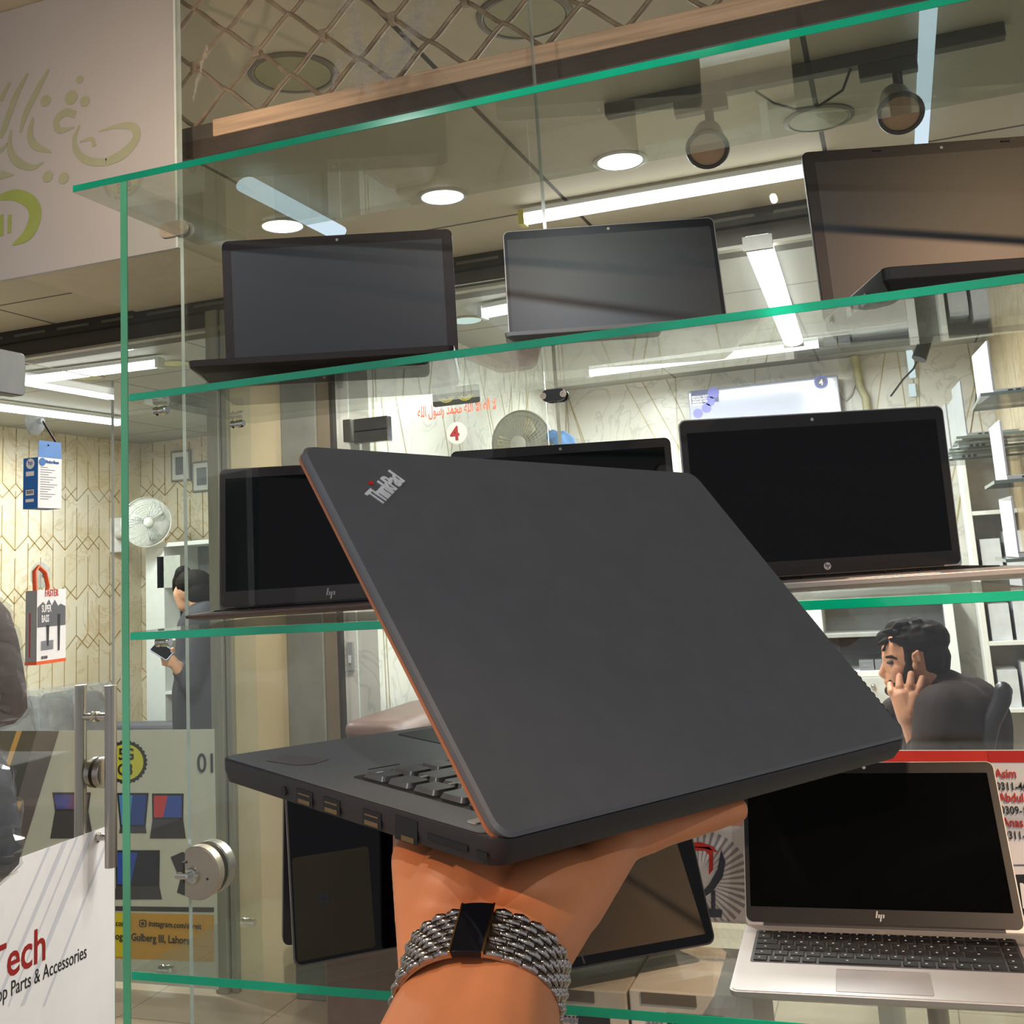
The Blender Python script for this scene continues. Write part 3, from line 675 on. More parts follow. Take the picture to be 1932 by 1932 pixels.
def laptop(name, label, x, y, z, yaw, th, W, D, H, T, shell, deck, bez, scr, bezel=(.008, .012, .016, .02), keys='mesh', wedge=.35, cat='laptop', M=None, cam_=True, Lt=.006, kb=True, group=None, rc=.009, pad=True, deckmat=None, lidback=None):
    """built in its own frame: front-left base corner at the origin, hinge along y = D, lid swung open by th"""
    if M is None: M = Matrix.Translation((x, y, z)) @ Matrix.Rotation(yaw, 4, 'Z')
    t = thing(name, label, cat, group, M=M)
    # base: bottom narrower and raised at the front
    b = MB(); i0, i1 = .012, .004
    R0 = [(a, c, T * wedge * max(0, 1 - c / (D * .45))) for a, c in rrect(i0, W - i0, i0, D - .006, rc)]
    R1 = [(a, c, T * .55 + T * wedge * .3 * max(0, 1 - c / (D * .5))) for a, c in rrect(.001, W - .001, .001, D, rc)]
    R2 = [(a, c, T) for a, c in rrect(0, W, 0, D, rc)]
    base = b.loft([R0, R1, R2]).build('base', shell, t, 30, bevel=.0008)
    MB().prism(rrect(.003, W - .003, .003, D - .012, rc * .8), T, T + .0006).build('palm_rest', deck, base)
    if kb:
        ky0, ky1 = D * .40, D * .86; kx0, kx1 = W * .055, W * .945
        kbd = MB().prism(rrect(kx0 - .002, kx1 + .002, ky0 - .002, ky1 + .002, .003), T + .0006, T + .0009).build('keyboard', M_DARK, base)
        ks = keyboard_layout(W, ky0, ky1, kx0, kx1)
        if keys == 'mesh':
            q = MB()
            for a, c, ww, hh in ks: q.box(a, a + ww, c, c + hh, T + .0009, T + .002)
            q.build('keycaps', M_KEY, kbd)
        else:
            cache = {}
            for a, c, ww, hh in ks:
                kk = (round(ww, 5), round(hh, 5))
                if kk not in cache:
                    o = MB().loft([[(u, v, 0) for u, v in rrect(0, ww, 0, hh, .0012, 2)], [(u, v, .0014) for u, v in rrect(.0006, ww - .0006, .0006, hh - .0006, .001, 2)]]).build('key', M_KEY, kbd, 40); cache[kk] = o
                else: o = cache[kk].copy(); COL.objects.link(o)
                o.location = (a, c, T + .0009)
        if pad:
            MB().prism(rrect(W * .34, W * .64, D * .05, D * .33, .003), T + .0006, T + .0010).build('touchpad', deckmat or deck, base, bevel=.0002)
    # lid
    hz = T + .001; hy = D - .004
    ct, st = math.cos(th), math.sin(th)
    # lid frame: u across, v up the lid, n out of the screen side
    ML = Matrix(((1, 0, 0, 0), (0, -ct, -st, hy), (0, st, -ct, hz), (0, 0, 0, 1)))
    v0 = -.004
    lid = MB(ML); lid.loft([[(a, c, -Lt) for a, c in rrect(.003, W - .003, v0 + .003, H - .003, rc)], [(a, c, -Lt * .6) for a, c in rrect(0, W, v0, H, rc)], [(a, c, 0) for a, c in rrect(0, W, v0, H, rc)]])
    lid = lid.build('lid', shell, t, 30, bevel=.0006)
    L_, T_, R_, B_ = bezel
    MB(ML).prism(rrect(.0015, W - .0015, v0 + .006, H - .0015, rc * .9), 0, .0008).build('bezel', bez, lid)
    MB(ML).prism(rrect(L_, W - R_, v0 + B_ + .004, H - T_, .0008, 2), .0008, .0011).build('screen', scr, lid)
    if cam_: MB(ML).lathe([(.0001, .0008), (.0022, .0008), (.0022, .0013), (.0001, .0014)], (W * .5, H - T_ * .5, 0), (0, 0, 1), 14).build('webcam', M_CAMD, lid)
    MB(ML).cyl((W * .07, v0 + .003, -.002), (W * .93, v0 + .003, -.002), .0045, n=12).build('hinge', M_DARK, lid, 40)
    t['_']=1; del t['_']
    return t, ML, lid, base
def logo_hp(M, size, mat, parent, slant=True):
    """four slanted bars of the mark, in the xy plane of M"""
    q = MB(M); s = size
    bars = [(-.34, -.12, .55), (-.10, -.12, .22), (.10, -.45, .22), (.34, -.12, .22)]
    for k, (a, b0, b1) in enumerate(bars):
        sl = .22; w_ = .07
        q.poly([((a + b0 * sl - w_) * s, b0 * s, 0), ((a + b0 * sl + w_) * s, b0 * s, 0), ((a + b1 * sl + w_) * s, b1 * s, 0), ((a + b1 * sl - w_) * s, b1 * s, 0)])
    q.poly([(-.36 * s, .16 * s, 0), (-.02 * s, .16 * s, 0), (-.02 * s, .22 * s, 0), (-.34 * s, .22 * s, 0)])
    q.poly([(.10 * s, .16 * s, 0), (.42 * s, .16 * s, 0), (.42 * s, .22 * s, 0), (.12 * s, .22 * s, 0)])
    return q.build('maker_mark', mat, parent)
def Lm(ML, u, v, n=.0014): return ML @ Matrix.Translation((u, v, n))
# top shelf, left: dark laptop, lid tipped forward
laptop('laptop', 'dark laptop with broad bezel at the left end of the top shelf', -.8544, 1.1620, Z2, .3582, 1.499, .3513, .2138, .2222, .030, M_BROWNISH, M_GREY, M_BROWNISH, M_SCR, (.014, .015, .016, .014), wedge=.55)
# top shelf, middle: thin bezel with silver edge
t, ML, lid, base = laptop('laptop', 'silver edged laptop with thin black bezel, middle of the top shelf', -.4176, 1.1825, Z2, .3147, 1.7757, .3078, .2156, .2089, .014, M_SILV, M_SILV, pbr('blue_black_bezel', (26, 28, 36), .3), M_SCR, (.006, .015, .007, .010), wedge=.35)
# top shelf, right: thick old laptop
t, ML, lid, base = laptop('laptop', 'thick black laptop at the right end of the top shelf', .0151, 1.206, Z2, .3076, 1.6516, .38, .262, .2419, .033, M_BLACK, M_BLACK, pbr('charcoal_bezel', (38, 36, 38), .35), M_SCR, (.016, .017, .016, .018), wedge=.1, Lt=.010)
for u in (.27, .73): MB(ML).prism(rrect(.38 * u - .006, .38 * u + .006, .2419 - .007, .2419 - .004, .001, 2), .0008, .0024).build('bumper', M_BLACK, lid)
for k, (a, c) in enumerate(((.02, .07), (.02, .10), (.02, .13))): MB().box(-.001, .001, c, c + .02, .010, .022).build('side_port', pbr('port_metal', (120, 116, 112), .3, 1), base)
# middle shelf
t, ML, lid, base = laptop('laptop', 'slim bronze grey laptop at the left end of the middle shelf', -.9337, 1.2541, Z3, .4008, 1.6484, .35, .2351, .2234, .015, pbr('bronze_shell', (116, 96, 92), .35, .5), pbr('bronze_deck', (110, 90, 86), .4, .4), pbr('brown_bezel', (52, 42, 40), .3), M_SCRG, (.010, .016, .010, .026), wedge=.6)
logo_hp(Lm(ML, .175, .0125), .017, M_LBL, lid)
laptop('laptop', 'black laptop mostly hidden behind the held laptop, middle shelf', -.5496, 1.2578, Z3, .5164 * .6, 1.6468, .33, .225, .212, .017, M_BLACK, M_BLACK, M_DARK, M_SCRG, (.010, .014, .010, .016))
t, ML, lid, base = laptop('laptop', 'large silver laptop with black bezel at the right of the middle shelf', -.1701, 1.1856, Z3, .3852, 1.5616, .3603, .2477, .2130, .0175, M_SILV, M_SILV, pbr('soft_black_bezel', (24, 20, 20), .35), M_SCRG, (.010, .018, .012, .020), wedge=.45)
MB(ML).lathe([(.0001, .0008), (.0048, .0008), (.0048, .0015), (.0001, .0015)], (.18, .010, 0), (0, 0, 1), 24).build('round_badge', pbr('badge_silver', (200, 196, 192), .3, .5), lid, 40)
logo_hp(Lm(ML, .18, .010, .0017), .0075, M_INK, lid)
# bottom shelf, right
t, ML, lid, base = laptop('laptop', 'silver laptop with open keyboard facing out on the bottom shelf', -.2226, 1.2032, Z4, .049, 2.2129, .3180, .2130, .2072, .0165, M_SILV, M_SILV, pbr('bezel_black', (22, 18, 18), .35), M_SCRG, (.007, .016, .010, .020), keys='single', deckmat=pbr('touchpad_silver', (160, 156, 156), .3, .5))
logo_hp(Lm(ML, .159, .0115), .012, M_LBL, lid)
for k in range(2): MB().prism(rrect(.318 * (.34 + .15 * k) + .0005, .318 * (.49 + .15 * k) - .0005, .213 * .335, .213 * .375, .001, 2), .0171, .0179).build('touchpad_button', M_SILV, base)
kb_ = [c for c in base.children if c.name.startswith('keyboard')][0]
rnd = random.Random(2)
lg = MB()
for c_ in list(kb_.children):
    a, y_, zz = c_.location; 
    wq = max(v.co.x for v in c_.data.vertices)
    hq = max(v.co.y for v in c_.data.vertices)
    lg.box(a + wq * .34, a + wq * .34 + .0022, y_ + hq * .45, y_ + hq * .45 + .0022, zz + .0014, zz + .0016)
o = lg.build('key_legends', M_LBL, kb_); o['kind'] = 'stuff'

# two dark convertibles stood like tents on the bottom shelf
def tent(name, label, x, y, z, yaw, W, H, lean, back, shell, scr):
    M = Matrix.Translation((x, y, z)) @ Matrix.Rotation(yaw, 4, 'Z')
    t = thing(name, label, 'laptop', None, M=M)
    c, s = math.cos(lean), math.sin(lean)
    Mf = Matrix(((1, 0, 0, 0), (0, s, -c, 0), (0, c, s, 0), (0, 0, 0, 1)))
    sh = MB(Mf).prism(rrect(0, W, 0, H, .010), -.006, 0).build('lid', shell, t, 30, bevel=.0006)
    MB(Mf).prism(rrect(.002, W - .002, .002, H - .002, .009), 0, .0007).build('screen', scr, sh)
    tp = Vector((0, s * H, c * H)); bt = Vector((0, back, 0)); d = (bt - tp); Lk = d.length; d.normalize(); nn = Vector((1, 0, 0)).cross(d)
    Mb = Matrix(((1, -d.x, nn.x, 0), (0, -d.y, nn.y, bt.y), (0, -d.z, nn.z, bt.z), (0, 0, 0, 1)))
    kb2 = MB(Mb).prism(rrect(0, W, 0, Lk - .008, .010), 0, .010).build('keyboard_base', M_DARK, t, 30, bevel=.0008)
    q = MB(Mb)
    for k in range(5):
        for j in range(13): q.box(.02 + j * (W - .04) / 13 + .001, .02 + (j + 1) * (W - .04) / 13 - .001, .08 + k * .019, .08 + k * .019 + .016, .010, .0112)
    q.build('keycaps', M_KEY, kb2)
    return t, Mf, sh
bz = pbr('gunmetal_edge', (96, 88, 84), .3, .6)
t, Mf, sh = tent('convertible_laptop', 'black glossy tablet laptop stood as a tent, left on the bottom shelf', -.7554, 1.2226, Z4 + .001, .7137, .31, .225, .16, .085, bz, M_SCRG)
MB(Mf).prism(rrect(.004, .102, .006, .124, .004), .0007, .0010).build('painted_reflection', pbr('reflection_taupe', (60, 52, 40), .6, spec=.2), sh)  # reflection of a paler shape, painted as a taupe patch on the screen
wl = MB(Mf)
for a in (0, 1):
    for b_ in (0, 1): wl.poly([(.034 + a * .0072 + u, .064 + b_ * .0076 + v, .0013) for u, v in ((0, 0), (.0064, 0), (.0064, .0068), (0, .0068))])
wl.build('reflected_mark', M_INK, sh)  # logo belonging to the painted reflection
t, Mf, sh = tent('convertible_laptop', 'black matte tablet laptop stood as a tent behind the watch', -.5310, 1.1890, Z4 + .001, .6400, .33, .225, .34, .13, M_BLACK, M_SCRG)
MB(Mf).poly([(.02, .012, .0012), (.318, .012, .0012), (.306, .118, .0012), (.02, .050, .0012)]).build('painted_reflection', pbr('reflection_taupe', (60, 52, 40), .6, spec=.2), sh)  # lighter reflection on this screen, put into a taupe polygon
MB(Mf).prism(rrect(.119, .1215, .0045, .007, .001, 3), .0007, .0014).build('webcam', M_CAMD, sh)
MB(Mf).poly([(.158, .004, .0014), (.1605, .004, .0014), (.1585, .013, .0014), (.156, .013, .0014)]).build('latch_mark', M_INK, sh)

# ------------------------------------------------------------------ held laptop (seen from behind)
HP = [-0.2173, 0.8245, 1.3257 + .15, -0.0552, -0.0316, 4.2353]
HW, HD, HH, HTH = .3366 * .9965, .2325 * 1.0024, .229 * 1.0165, .8169
def rotm(rx, ry, rz): return Matrix.Rotation(rz, 4, 'Z') @ Matrix.Rotation(ry, 4, 'Y') @ Matrix.Rotation(rx, 4, 'X')
MH = Matrix.Translation(HP[:3]) @ rotm(*HP[3:])
t = thing('laptop', 'matte black business laptop held open on a hand in front', 'laptop', None, M=MH); held = t
M_TP = pbr('soft_touch_black', (93, 94, 98), 0.42, spec=.5, var=.05, scale=60)
M_TPD = pbr('charcoal_base', (40, 37, 40), 0.5, var=.06)
M_TPK = pbr('graphite_keycap', (84, 87, 92), 0.3, var=.05)
T = .020; zbot = .005
b = MB()
R0 = [(a, c, zbot + .0012 * max(0, 1 - c / .04) + .004 * max(0, (c - HD + .03) / .03)) for a, c in rrect(.010, HW - .010, .012, HD - .014, .010)]
R0b = [(a, c, .0068) for a, c in rrect(.0022, HW - .0016, .003, HD - .005, .009)]
R1 = [(a, c, .0128) for a, c in rrect(.0006, HW - .0001, .0006, HD - .001, .009)]
R2 = [(a, c, .0180) for a, c in rrect(0, HW, 0, HD, .009)]
R3 = [(a, c, .0185) for a, c in rrect(.0006, HW - .0006, .0006, HD - .001, .008)]
base = b.loft([R0, R0b, R1, R2, R3]).build('base', M_TPD, t, 30)
MB().prism(rrect(.0016, HW - .0016, .0016, HD - .010, .008), .0185, .0190).build('palm_rest', pbr('palm_rest_black', (104, 106, 110), .45, var=.04), base)
kx0, kx1, ky0, ky1 = .026, HW - .026, .098, .213
kbd = MB().prism(rrect(kx0 - .003, kx1 + .003, ky0 - .003, ky1 + .003, .004), .0190, .0191).build('keyboard', M_BLACK, base)
cache = {}
for a, c, ww, hh in keyboard_layout(HW, ky0, ky1, kx0, kx1):
    kk = (round(ww, 5), round(hh, 5))
    if kk not in cache:
        o = MB().loft([[(u, v, 0) for u, v in rrect(0, ww, 0, hh, .002, 3)], [(u, v, .0022) for u, v in rrect(.0012, ww - .0012, .0010, hh - .0010, .002, 3)]]).build('key', M_TPK, kbd, 40); cache[kk] = o
    else: o = cache[kk].copy(); COL.objects.link(o)
    o.location = (a, c, .0191)
q = MB()
for a, c in ((.290, .128), (.270, .128), (.290, .150), (.270, .172), (.250, .150), (.30, .105)): q.box(a, a + .004, c, c + .0024, .0214, .0216)
o = q.build('key_legends', M_LBL, kbd); o['kind'] = 'stuff'
MB().prism(rrect(.110, .222, .012, .082, .004), .0190, .0194).build('touchpad', M_TPD, base)
MB().prism(rrect(HW - .024, HW - .008, HD - .030, HD - .024, .001, 2), .0190, .0196).build('power_label', M_LBL, base)
MB().box(HW - .060, HW - .040, .086, .0872, .0190, .0192).build('fingerprint_slot', M_BLACK, base)
q = Matrix.Translation((HW - .036, .020, .0192))
lm = MB(); 
MB().add([(HW - .012, .030, .0192), (HW - .030, .022, .0192), (HW - .040, .050, .0192), (HW - .026, .056, .0192), (HW - .018, .052, .0192)], [(0, 1, 2, 3, 4)]).build('worn_badge', pbr('worn_badge_grey', (108, 100, 104), .4), base)
# ports on the right-hand edge
XE = HW
def port(name, y0, y1, z0, z1, mat=None, depth=.006, inner=None):
    q = MB(); mat = mat or pbr('port_black', (10, 10, 11), .5)
    q.box(XE - .0002, XE + .0003, y0, y1, z0, z1); o = q.build(name, mat, base)
    if inner:
        for i_, (a, c, d, e) in enumerate(inner): MB().box(XE + .0002, XE + .0006, a, c, d, e).build('port_tongue', pbr('port_brass', (120, 100, 66), .35, .6), o)
    return o
MB().lathe([(.0012, 0), (.0024, 0), (.0024, .0006), (.0012, .0006)], (XE, .070, .0115), (1, 0, 0), 16).build('headphone_jack', pbr('port_black', (10, 10, 11), .5), base)
for y in (.082, .106, .139): port('usb_port', y, y + .0145, .0080, .0150, inner=[(y + .002, y + .0125, .0085, .0105), (y + .002, y + .0125, .0125, .0132)])
port('network_port', .164, .180, .0064, .0165, inner=[(.169, .178, .0068, .0090)])
port('card_slot', .187, .2135, .0105, .0130)
port('lock_slot', .2190, .2255, .0095, .0125)
q = MB()
for i in range(6):
    MB().prism(rrect(HW * .2, HW * .2 + .02, HD - .001, HD, .0004, 1), .008 , .012)
# lid
ct, st = math.cos(HTH), math.sin(HTH)
ML = Matrix(((1, 0, 0, 0), (0, -ct, st, HD - .002), (0, st, ct, T - .006), (0, 0, 0, 1)))   # z of this frame points out of the lid's outer face
lid = MB(ML)
lid.loft([[(a, c, .0005) for a, c in rrect(.0005, HW - .0005, .004, HH, .007)], [(a, c, .0045) for a, c in rrect(0, HW, .002, HH, .008)], [(a, c, .0060) for a, c in rrect(.0014, HW - .0014, .0034, HH - .0014, .008)]])
lid = lid.build('lid', M_TP, t, 30)
MB(ML).prism(rrect(0, HW, .003, HH + .0004, .008), -.0006, .0012).build('lid_trim', pbr('warm_lit_trim', (178, 112, 76), .4, .3), lid)  # orange light along the lid rim is put into this colour
MB(ML).prism(rrect(.010, HW - .010, .016, HH - .014, .001, 2), -.0010, -.0006).build('screen', M_SCR, lid)
# lid badge: reads along the corner of the lid
Mt = ML @ Matrix.Translation((HW - .024, HH - .051, .0061)) @ Matrix.Rotation(math.radians(180 - 0), 4, 'Z')
MLOGO = pbr('logo_silver', (236, 236, 238), .3, .1)
# text runs across the corner: lower case block letters, the i has a red dot
lid['label'] = 'matte charcoal outer lid'
LG = [0, 0]
def lidpt(u, v): return ML @ Vector((u, v, .0062))
# the two-tone word on the lid corner
ud = Vector((-.79, .61, 0)); vd = Vector((.61, .79, 0))
Mt = ML @ Matrix(((ud.x, vd.x, 0, .3045), (ud.y, vd.y, 0, .1885), (0, 0, 1, .0062), (0, 0, 0, 1)))
text('Th\u0131nkPad', Mt, .0150, MLOGO, lid, 'maker_name', .022, sx=.62, spacing=.92)
MB(Mt).lathe([(.0001, 0), (.0014, 0), (.0014, .0005)], (.0112, .0122, 0), (0, 0, 1), 14).build('red_dot', pbr('dot_red', (222, 40, 44), .4), lid)
vf = MB(ML)
for k in range(9): vf.box(-.0012, .003, .016 + k * .0042, .0182 + k * .0042, -.001, .0052)
o = vf.build('vent_fins', M_BLACK, lid); o['kind'] = 'stuff'

# ------------------------------------------------------------------ the hand and forearm holding it
def hp(x, y, z): return MH @ Vector((x, y, z))
def px3(px, py, d): return Vector(CAM + ray(px, py) / F * d)
arm = thing('person', 'bare forearm and open left hand reaching in from below, under the black laptop', 'person', None, loc=px3(905, 1850, .435))
OFF = Vector(arm.location)
def P_(v): return Vector(v) - OFF
W0 = px3(905, 1872, .440); E0 = px3(765, 2450, .335)
ax = (W0 - E0).normalized()
mb = MB()
side = (hp(.33, 0, 0) - hp(.33, .1, 0)).normalized(); side = (side - ax * side.dot(ax)).normalized()   # towards the thumb
nrm = ax.cross(side).normalized()
if nrm.z < 0: nrm = -nrm
# forearm: two bones side by side
mb.cap(P_(E0 + side * .016), P_(W0 + side * .013), .036, .0215); mb.cap(P_(E0 - side * .016), P_(W0 - side * .013), .036, .0215)
mb.cap(P_(E0), P_(W0), .042, .023)
zc = zbot - .0125
kn = [hp(.236, .205, zc + .001), hp(.232, .184, zc), hp(.232, .163, zc), hp(.236, .143, zc)]
tips = [(hp(.202, .211, zc + .0045), hp(.180, .216, zc + .006), hp(.160, .2205, zc + .0075)), (hp(.192, .187, zc + .003), hp(.168, .189, zc + .004), hp(.148, .191, zc + .005)),
        (hp(.186, .163, zc + .003), hp(.160, .163, zc + .004), hp(.138, .163, zc + .005)), (hp(.192, .139, zc + .003), hp(.168, .136, zc + .004), hp(.149, .134, zc + .005))]
wr = W0 + ax * .012
for i, k in enumerate(kn):
    s0 = wr + side * (-.015 + .010 * i)
    mb.cap(P_(s0), P_(k), .0195 if i in (0, 3) else .019, .0120)
    mb.cap(P_(s0 * .5 + k * .5), P_(k), .0165, .0125)
rad = [(.0100, .0086, .0078, .0068), (.0112, .0102, .0092, .0082), (.0115, .0105, .0095, .0084), (.0112, .0102, .0094, .0084)]
for k, ch, r in zip(kn, tips, rad):
    q = [k] + list(ch)
    for j in range(3): mb.cap(P_(q[j]), P_(q[j + 1]), r[j], r[j + 1])
# heel of the hand (little finger side) and ball of the thumb
mb.ell(P_(hp(.276, .206, zbot - .022)), (.028, .018, .017), (MH.to_3x3()))
mb.ell(P_(hp(.296, .172, zbot - .022)), (.032, .024, .019), (MH.to_3x3()))
mb.ell(P_(hp(.262, .182, zbot - .019)), (.034, .034, .013), (MH.to_3x3()))
th_ = [wr + side * .018, hp(.300, .140, zbot - .020), hp(.283, .112, zbot - .0135), hp(.266, .094, zbot - .0105)]
for j, (r0, r1) in enumerate(((.021, .0165), (.0155, .0125), (.0122, .0098))): mb.cap(P_(th_[j]), P_(th_[j + 1]), r0, r1)
body = blob('forearm_and_hand', mb, M_SKIN, arm, .0022, 6, .5)
nail = MB()
# thumb and finger nails sit on the hidden far side; the near little finger shows its tip
tp_ = P_(tips[0][2])
mole = P_(px3(858, 1842, .375)) if False else None

# wrist watch bracelet: rows of small rounded links round the wrist, plain folding clasp on the palm side
wat = thing('wrist_watch', 'polished steel bracelet watch with black clasp, worn on the wrist', 'watch', None, loc=OFF)
Wc = W0 + ax * .002
RX, RY, BW = .0342, .0285, .0240; TCL = .585
def ringp(t, r=0): return P_(Wc) + side * (math.cos(t) * (RX + r)) + nrm * (math.sin(t) * (RY + r))
lens = [0]
K = 720
pp = [ringp(2 * math.pi * k / K) for k in range(K + 1)]
for k in range(K): lens.append(lens[-1] + (pp[k + 1] - pp[k]).length)
tot = lens[-1]
def tat(s):
    s %= tot
    k = max(0, min(K - 1, int(np.searchsorted(lens, s)) - 1)); return 2 * math.pi * (k + (s - lens[k]) / (lens[k + 1] - lens[k])) / K
tcl = math.pi * TCL
scl = lens[int(tcl / (2 * math.pi) * K)]
clw = .0125; NL = 25; pit = (tot - clw - .001) / NL
M_LINK = pbr('polished_link', (178, 170, 166), .14, 1.0, var=.03); M_LINKC = pbr('clasp_mirror', (40, 42, 52), .1, .8, var=.03)
M_GOLD = pbr('clasp_gold_line', (186, 150, 96), .2, 1.0)
def sat(s, r): return ringp(tat(s), r)
for k in range(NL):
    s0 = scl + clw / 2 + .0005 + k * pit
    q = MB(); nc = 7; cw = BW / nc
    for c in range(nc):
        off = pit * .5 if c % 2 else 0
        u_ = -BW / 2 + (c + .5) * cw; a_ = s0 + off + .0013; b_ = s0 + off + pit - .0013
        if c % 2 and k == NL - 1: b_ = s0 + pit - .0005
        q.cap(sat(a_, .0012) + ax * u_, sat((a_ + b_) / 2, .0016) + ax * u_, .00135, .0017, n=8); q.cap(sat((a_ + b_) / 2, .0016) + ax * u_, sat(b_, .0012) + ax * u_, .0017, .00135, n=8)
    q.build('link', M_LINK, wat, 60)
def bandseg(s0, s1, w0, w1, r0, r1, name, mat, par, n=8):
    q = MB(); rings = []
    for j in range(n + 1):
        t = tat(s0 + (s1 - s0) * j / n)
        rings.append([ringp(t, r0) + ax * w0, ringp(t, r1) + ax * w0, ringp(t, r1) + ax * w1, ringp(t, r0) + ax * w1])
    return q.loft(rings).build(name, mat, par, 30, bevel=.0003)
cl = bandseg(scl - clw / 2, scl + clw / 2, -BW / 2 - .0004, BW / 2 + .0004, .0, .0036, 'clasp', M_LINKC, wat)
for e in (-1, 1): bandseg(scl + e * clw / 2 - .0004, scl + e * clw / 2 + .0004, -BW / 2 - .0005, BW / 2 + .0005, .0005, .0039, 'gold_line', M_GOLD, cl)
bandseg(0, tot * .9999, -BW / 2 + .001, BW / 2 - .001, -.0010, .0004, 'band_core', M_STEEL, wat, 90)

# ------------------------------------------------------------------ posters
def sheet(name, label, x0, x1, z0, z1, y, mat=None, th=.0012, **k):
    c = ((x0 + x1) / 2, y, z0)
    t = thing(name, label, 'poster', loc=c)
    MB().box(x0 - c[0], x1 - c[0], 0, th, 0, z1 - z0).build('sheet', mat or M_PAPER, t)
    return t, Vector(c)
def flat(t, c, pts, y, name, mat, lay=1):
    """polygon given as photo points on the sheet's plane"""
    P = [Vector(onY(a, b, y)) - c for a, b in pts]
    return MB().poly([(p.x, -.0006 * lay, p.z) for p in P]).build(name, mat, t)
def wtext(t, c, y, body, px, py, h, mat, bold=0, sx=1., lay=2, mirror=False):
    """h is cap height in photo pixels; size scales with distance"""
    o = Vector(onY(px, py, y)) - c
    r = ray(px, py); sc = y / r[1] * (1.02)
    M = Matrix(((-1 if mirror else 1, 0, 0, o.x), (0, 0, -1, -.0006 * lay), (0, 1, 0, o.z), (0, 0, 0, 1)))
    return text(body, M, h * sc / .70, mat, t, 'lettering', bold, sx=sx)
YP = Y2 - .05
tl, cl_ = sheet('shop_poster', 'wide white and black poster with pictures of laptops behind the opened door', onY(-120, 1378, YP)[0], onY(404, 1378, YP)[0], onY(200, 1850, YP)[2], onY(200, 1378, YP)[2], YP, pbr('pale_poster', (206, 210, 192), .4, var=.03))
Yf_ = YP
def pf(pts, name, col, lay=1, mn=None): return flat(tl, cl_, pts, Yf_, name, pbr(mn or ('ink_%d_%d_%d' % col), col, .4, var=.03), lay)
pf([(-120, 1379), (78, 1379), (0, 1625), (-120, 1625)], 'black_band', (34, 32, 32))
pf([(70, 1379), (112, 1379), (38, 1620), (2, 1620)], 'grey_band', (96, 90, 88), 2)
pf([(32, 1379), (42, 1379), (8, 1478), (-2, 1478)], 'yellow_stripe', (216, 166, 58), 3)
pf([(22, 1511), (43, 1511), (28, 1556), (8, 1556)], 'yellow_patch', (216, 166, 58), 3)
# badge with a toothed edge
def ring_pts(cx, cy, r, n, tooth=0): return [(cx + (r + (tooth if i % 2 else 0)) * math.cos(2 * math.pi * i / n), cy + (r + (tooth if i % 2 else 0)) * math.sin(2 * math.pi * i / n)) for i in range(n)]
pf(ring_pts(237, 1438, 39, 60, 3), 'badge_rim', (44, 44, 34), 1)
pf(ring_pts(237, 1438, 34, 40), 'badge_face', (214, 216, 62), 2)
wtext(tl, cl_, Yf_, '5G', 224, 1433, 20, M_INK, .02, 1, 4); wtext(tl, cl_, Yf_, 'G3', 222, 1462, 20, M_INK, .02, 1, 4)
wtext(tl, cl_, Yf_, '01', 372, 1457, 34, M_INK, .01, .9, 4)
# printed laptops
def plap(x0, x1, y0, ym, y1, scr, skew, nm, cols):
    pf([(x0, y0), (x1, y0), (x1 - skew, ym), (x0 + skew, ym)], 'printed_laptop', (30, 30, 36), 2)
    a, b, c_, d = (x0 + 4, y0 + 4), (x1 - 4, y0 + 4), (x1 - skew - 3, ym - 4), (x0 + skew + 3, ym - 4)
    pf([a, b, c_, d], 'printed_screen', cols[0], 3)
    pf([a, ((a[0] + b[0]) / 2, a[1]), ((c_[0] + d[0] * 2) / 3, c_[1]), d], 'printed_glow', cols[1], 4)
    pf([(x0 + skew, ym), (x1 - skew, ym), (x1 + (4 if skew < 6 else -4), y1), (x0 - (4 if skew < 6 else -4), y1)], 'printed_keyboard', (62, 60, 64), 2)
plap(99, 172, 1495, 1530, 1582, 0, 5, 'a', ((112, 72, 130), (60, 74, 168)))
plap(221, 281, 1496, 1560, 1572, 0, 6, 'b', ((34, 70, 150), (80, 150, 220)))
plap(287, 347, 1497, 1546, 1582, 0, 1, 'c', ((52, 84, 172), (206, 62, 58)))
plap(218, 302, 1604, 1672, 1697, 0, 1, 'd', ((26, 32, 52), (44, 82, 180)))
pf([(322, 1617), (345, 1607), (404, 1640), (350, 1690), (334, 1684), (340, 1660)], 'printed_tablet', (52, 52, 54), 2)
pf([(-120, 1705), (404, 1712), (404, 1721), (-120, 1714)], 'dark_rule', (60, 60, 56), 2)
pf([(-120, 1714), (404, 1726), (404, 1815), (-120, 1795)], 'yellow_footer', (206, 158, 62), 1)
pf([(-120, 1714), (232, 1722), (236, 1805), (-120, 1795)], 'bright_footer', (224, 206, 40), 2)
wtext(tl, cl_, Yf_, 'gmail.com', 193, 1745, 10, M_INK, .01, .95, 4)
pf(rrect(263, 277, 1735, 1749, 4), 'camera_icon', (48, 46, 40), 3); pf(rrect(265, 275, 1737, 1747, 3), 'camera_icon_face', (206, 158, 62), 4)
pf(ring_pts(270, 1742, 3.4, 16), 'camera_icon_lens', (48, 46, 40), 5)
wtext(tl, cl_, Yf_, 'instagram.com/dareit', 281, 1747, 10, M_INK, .01, .95, 4)
wtext(tl, cl_, Yf_, 'og', 218, 1772, 12, M_INK, .015, 1, 4); wtext(tl, cl_, Yf_, 'Gulberg III, Lahore', 248, 1774, 13, M_INK, .015, .92, 4)

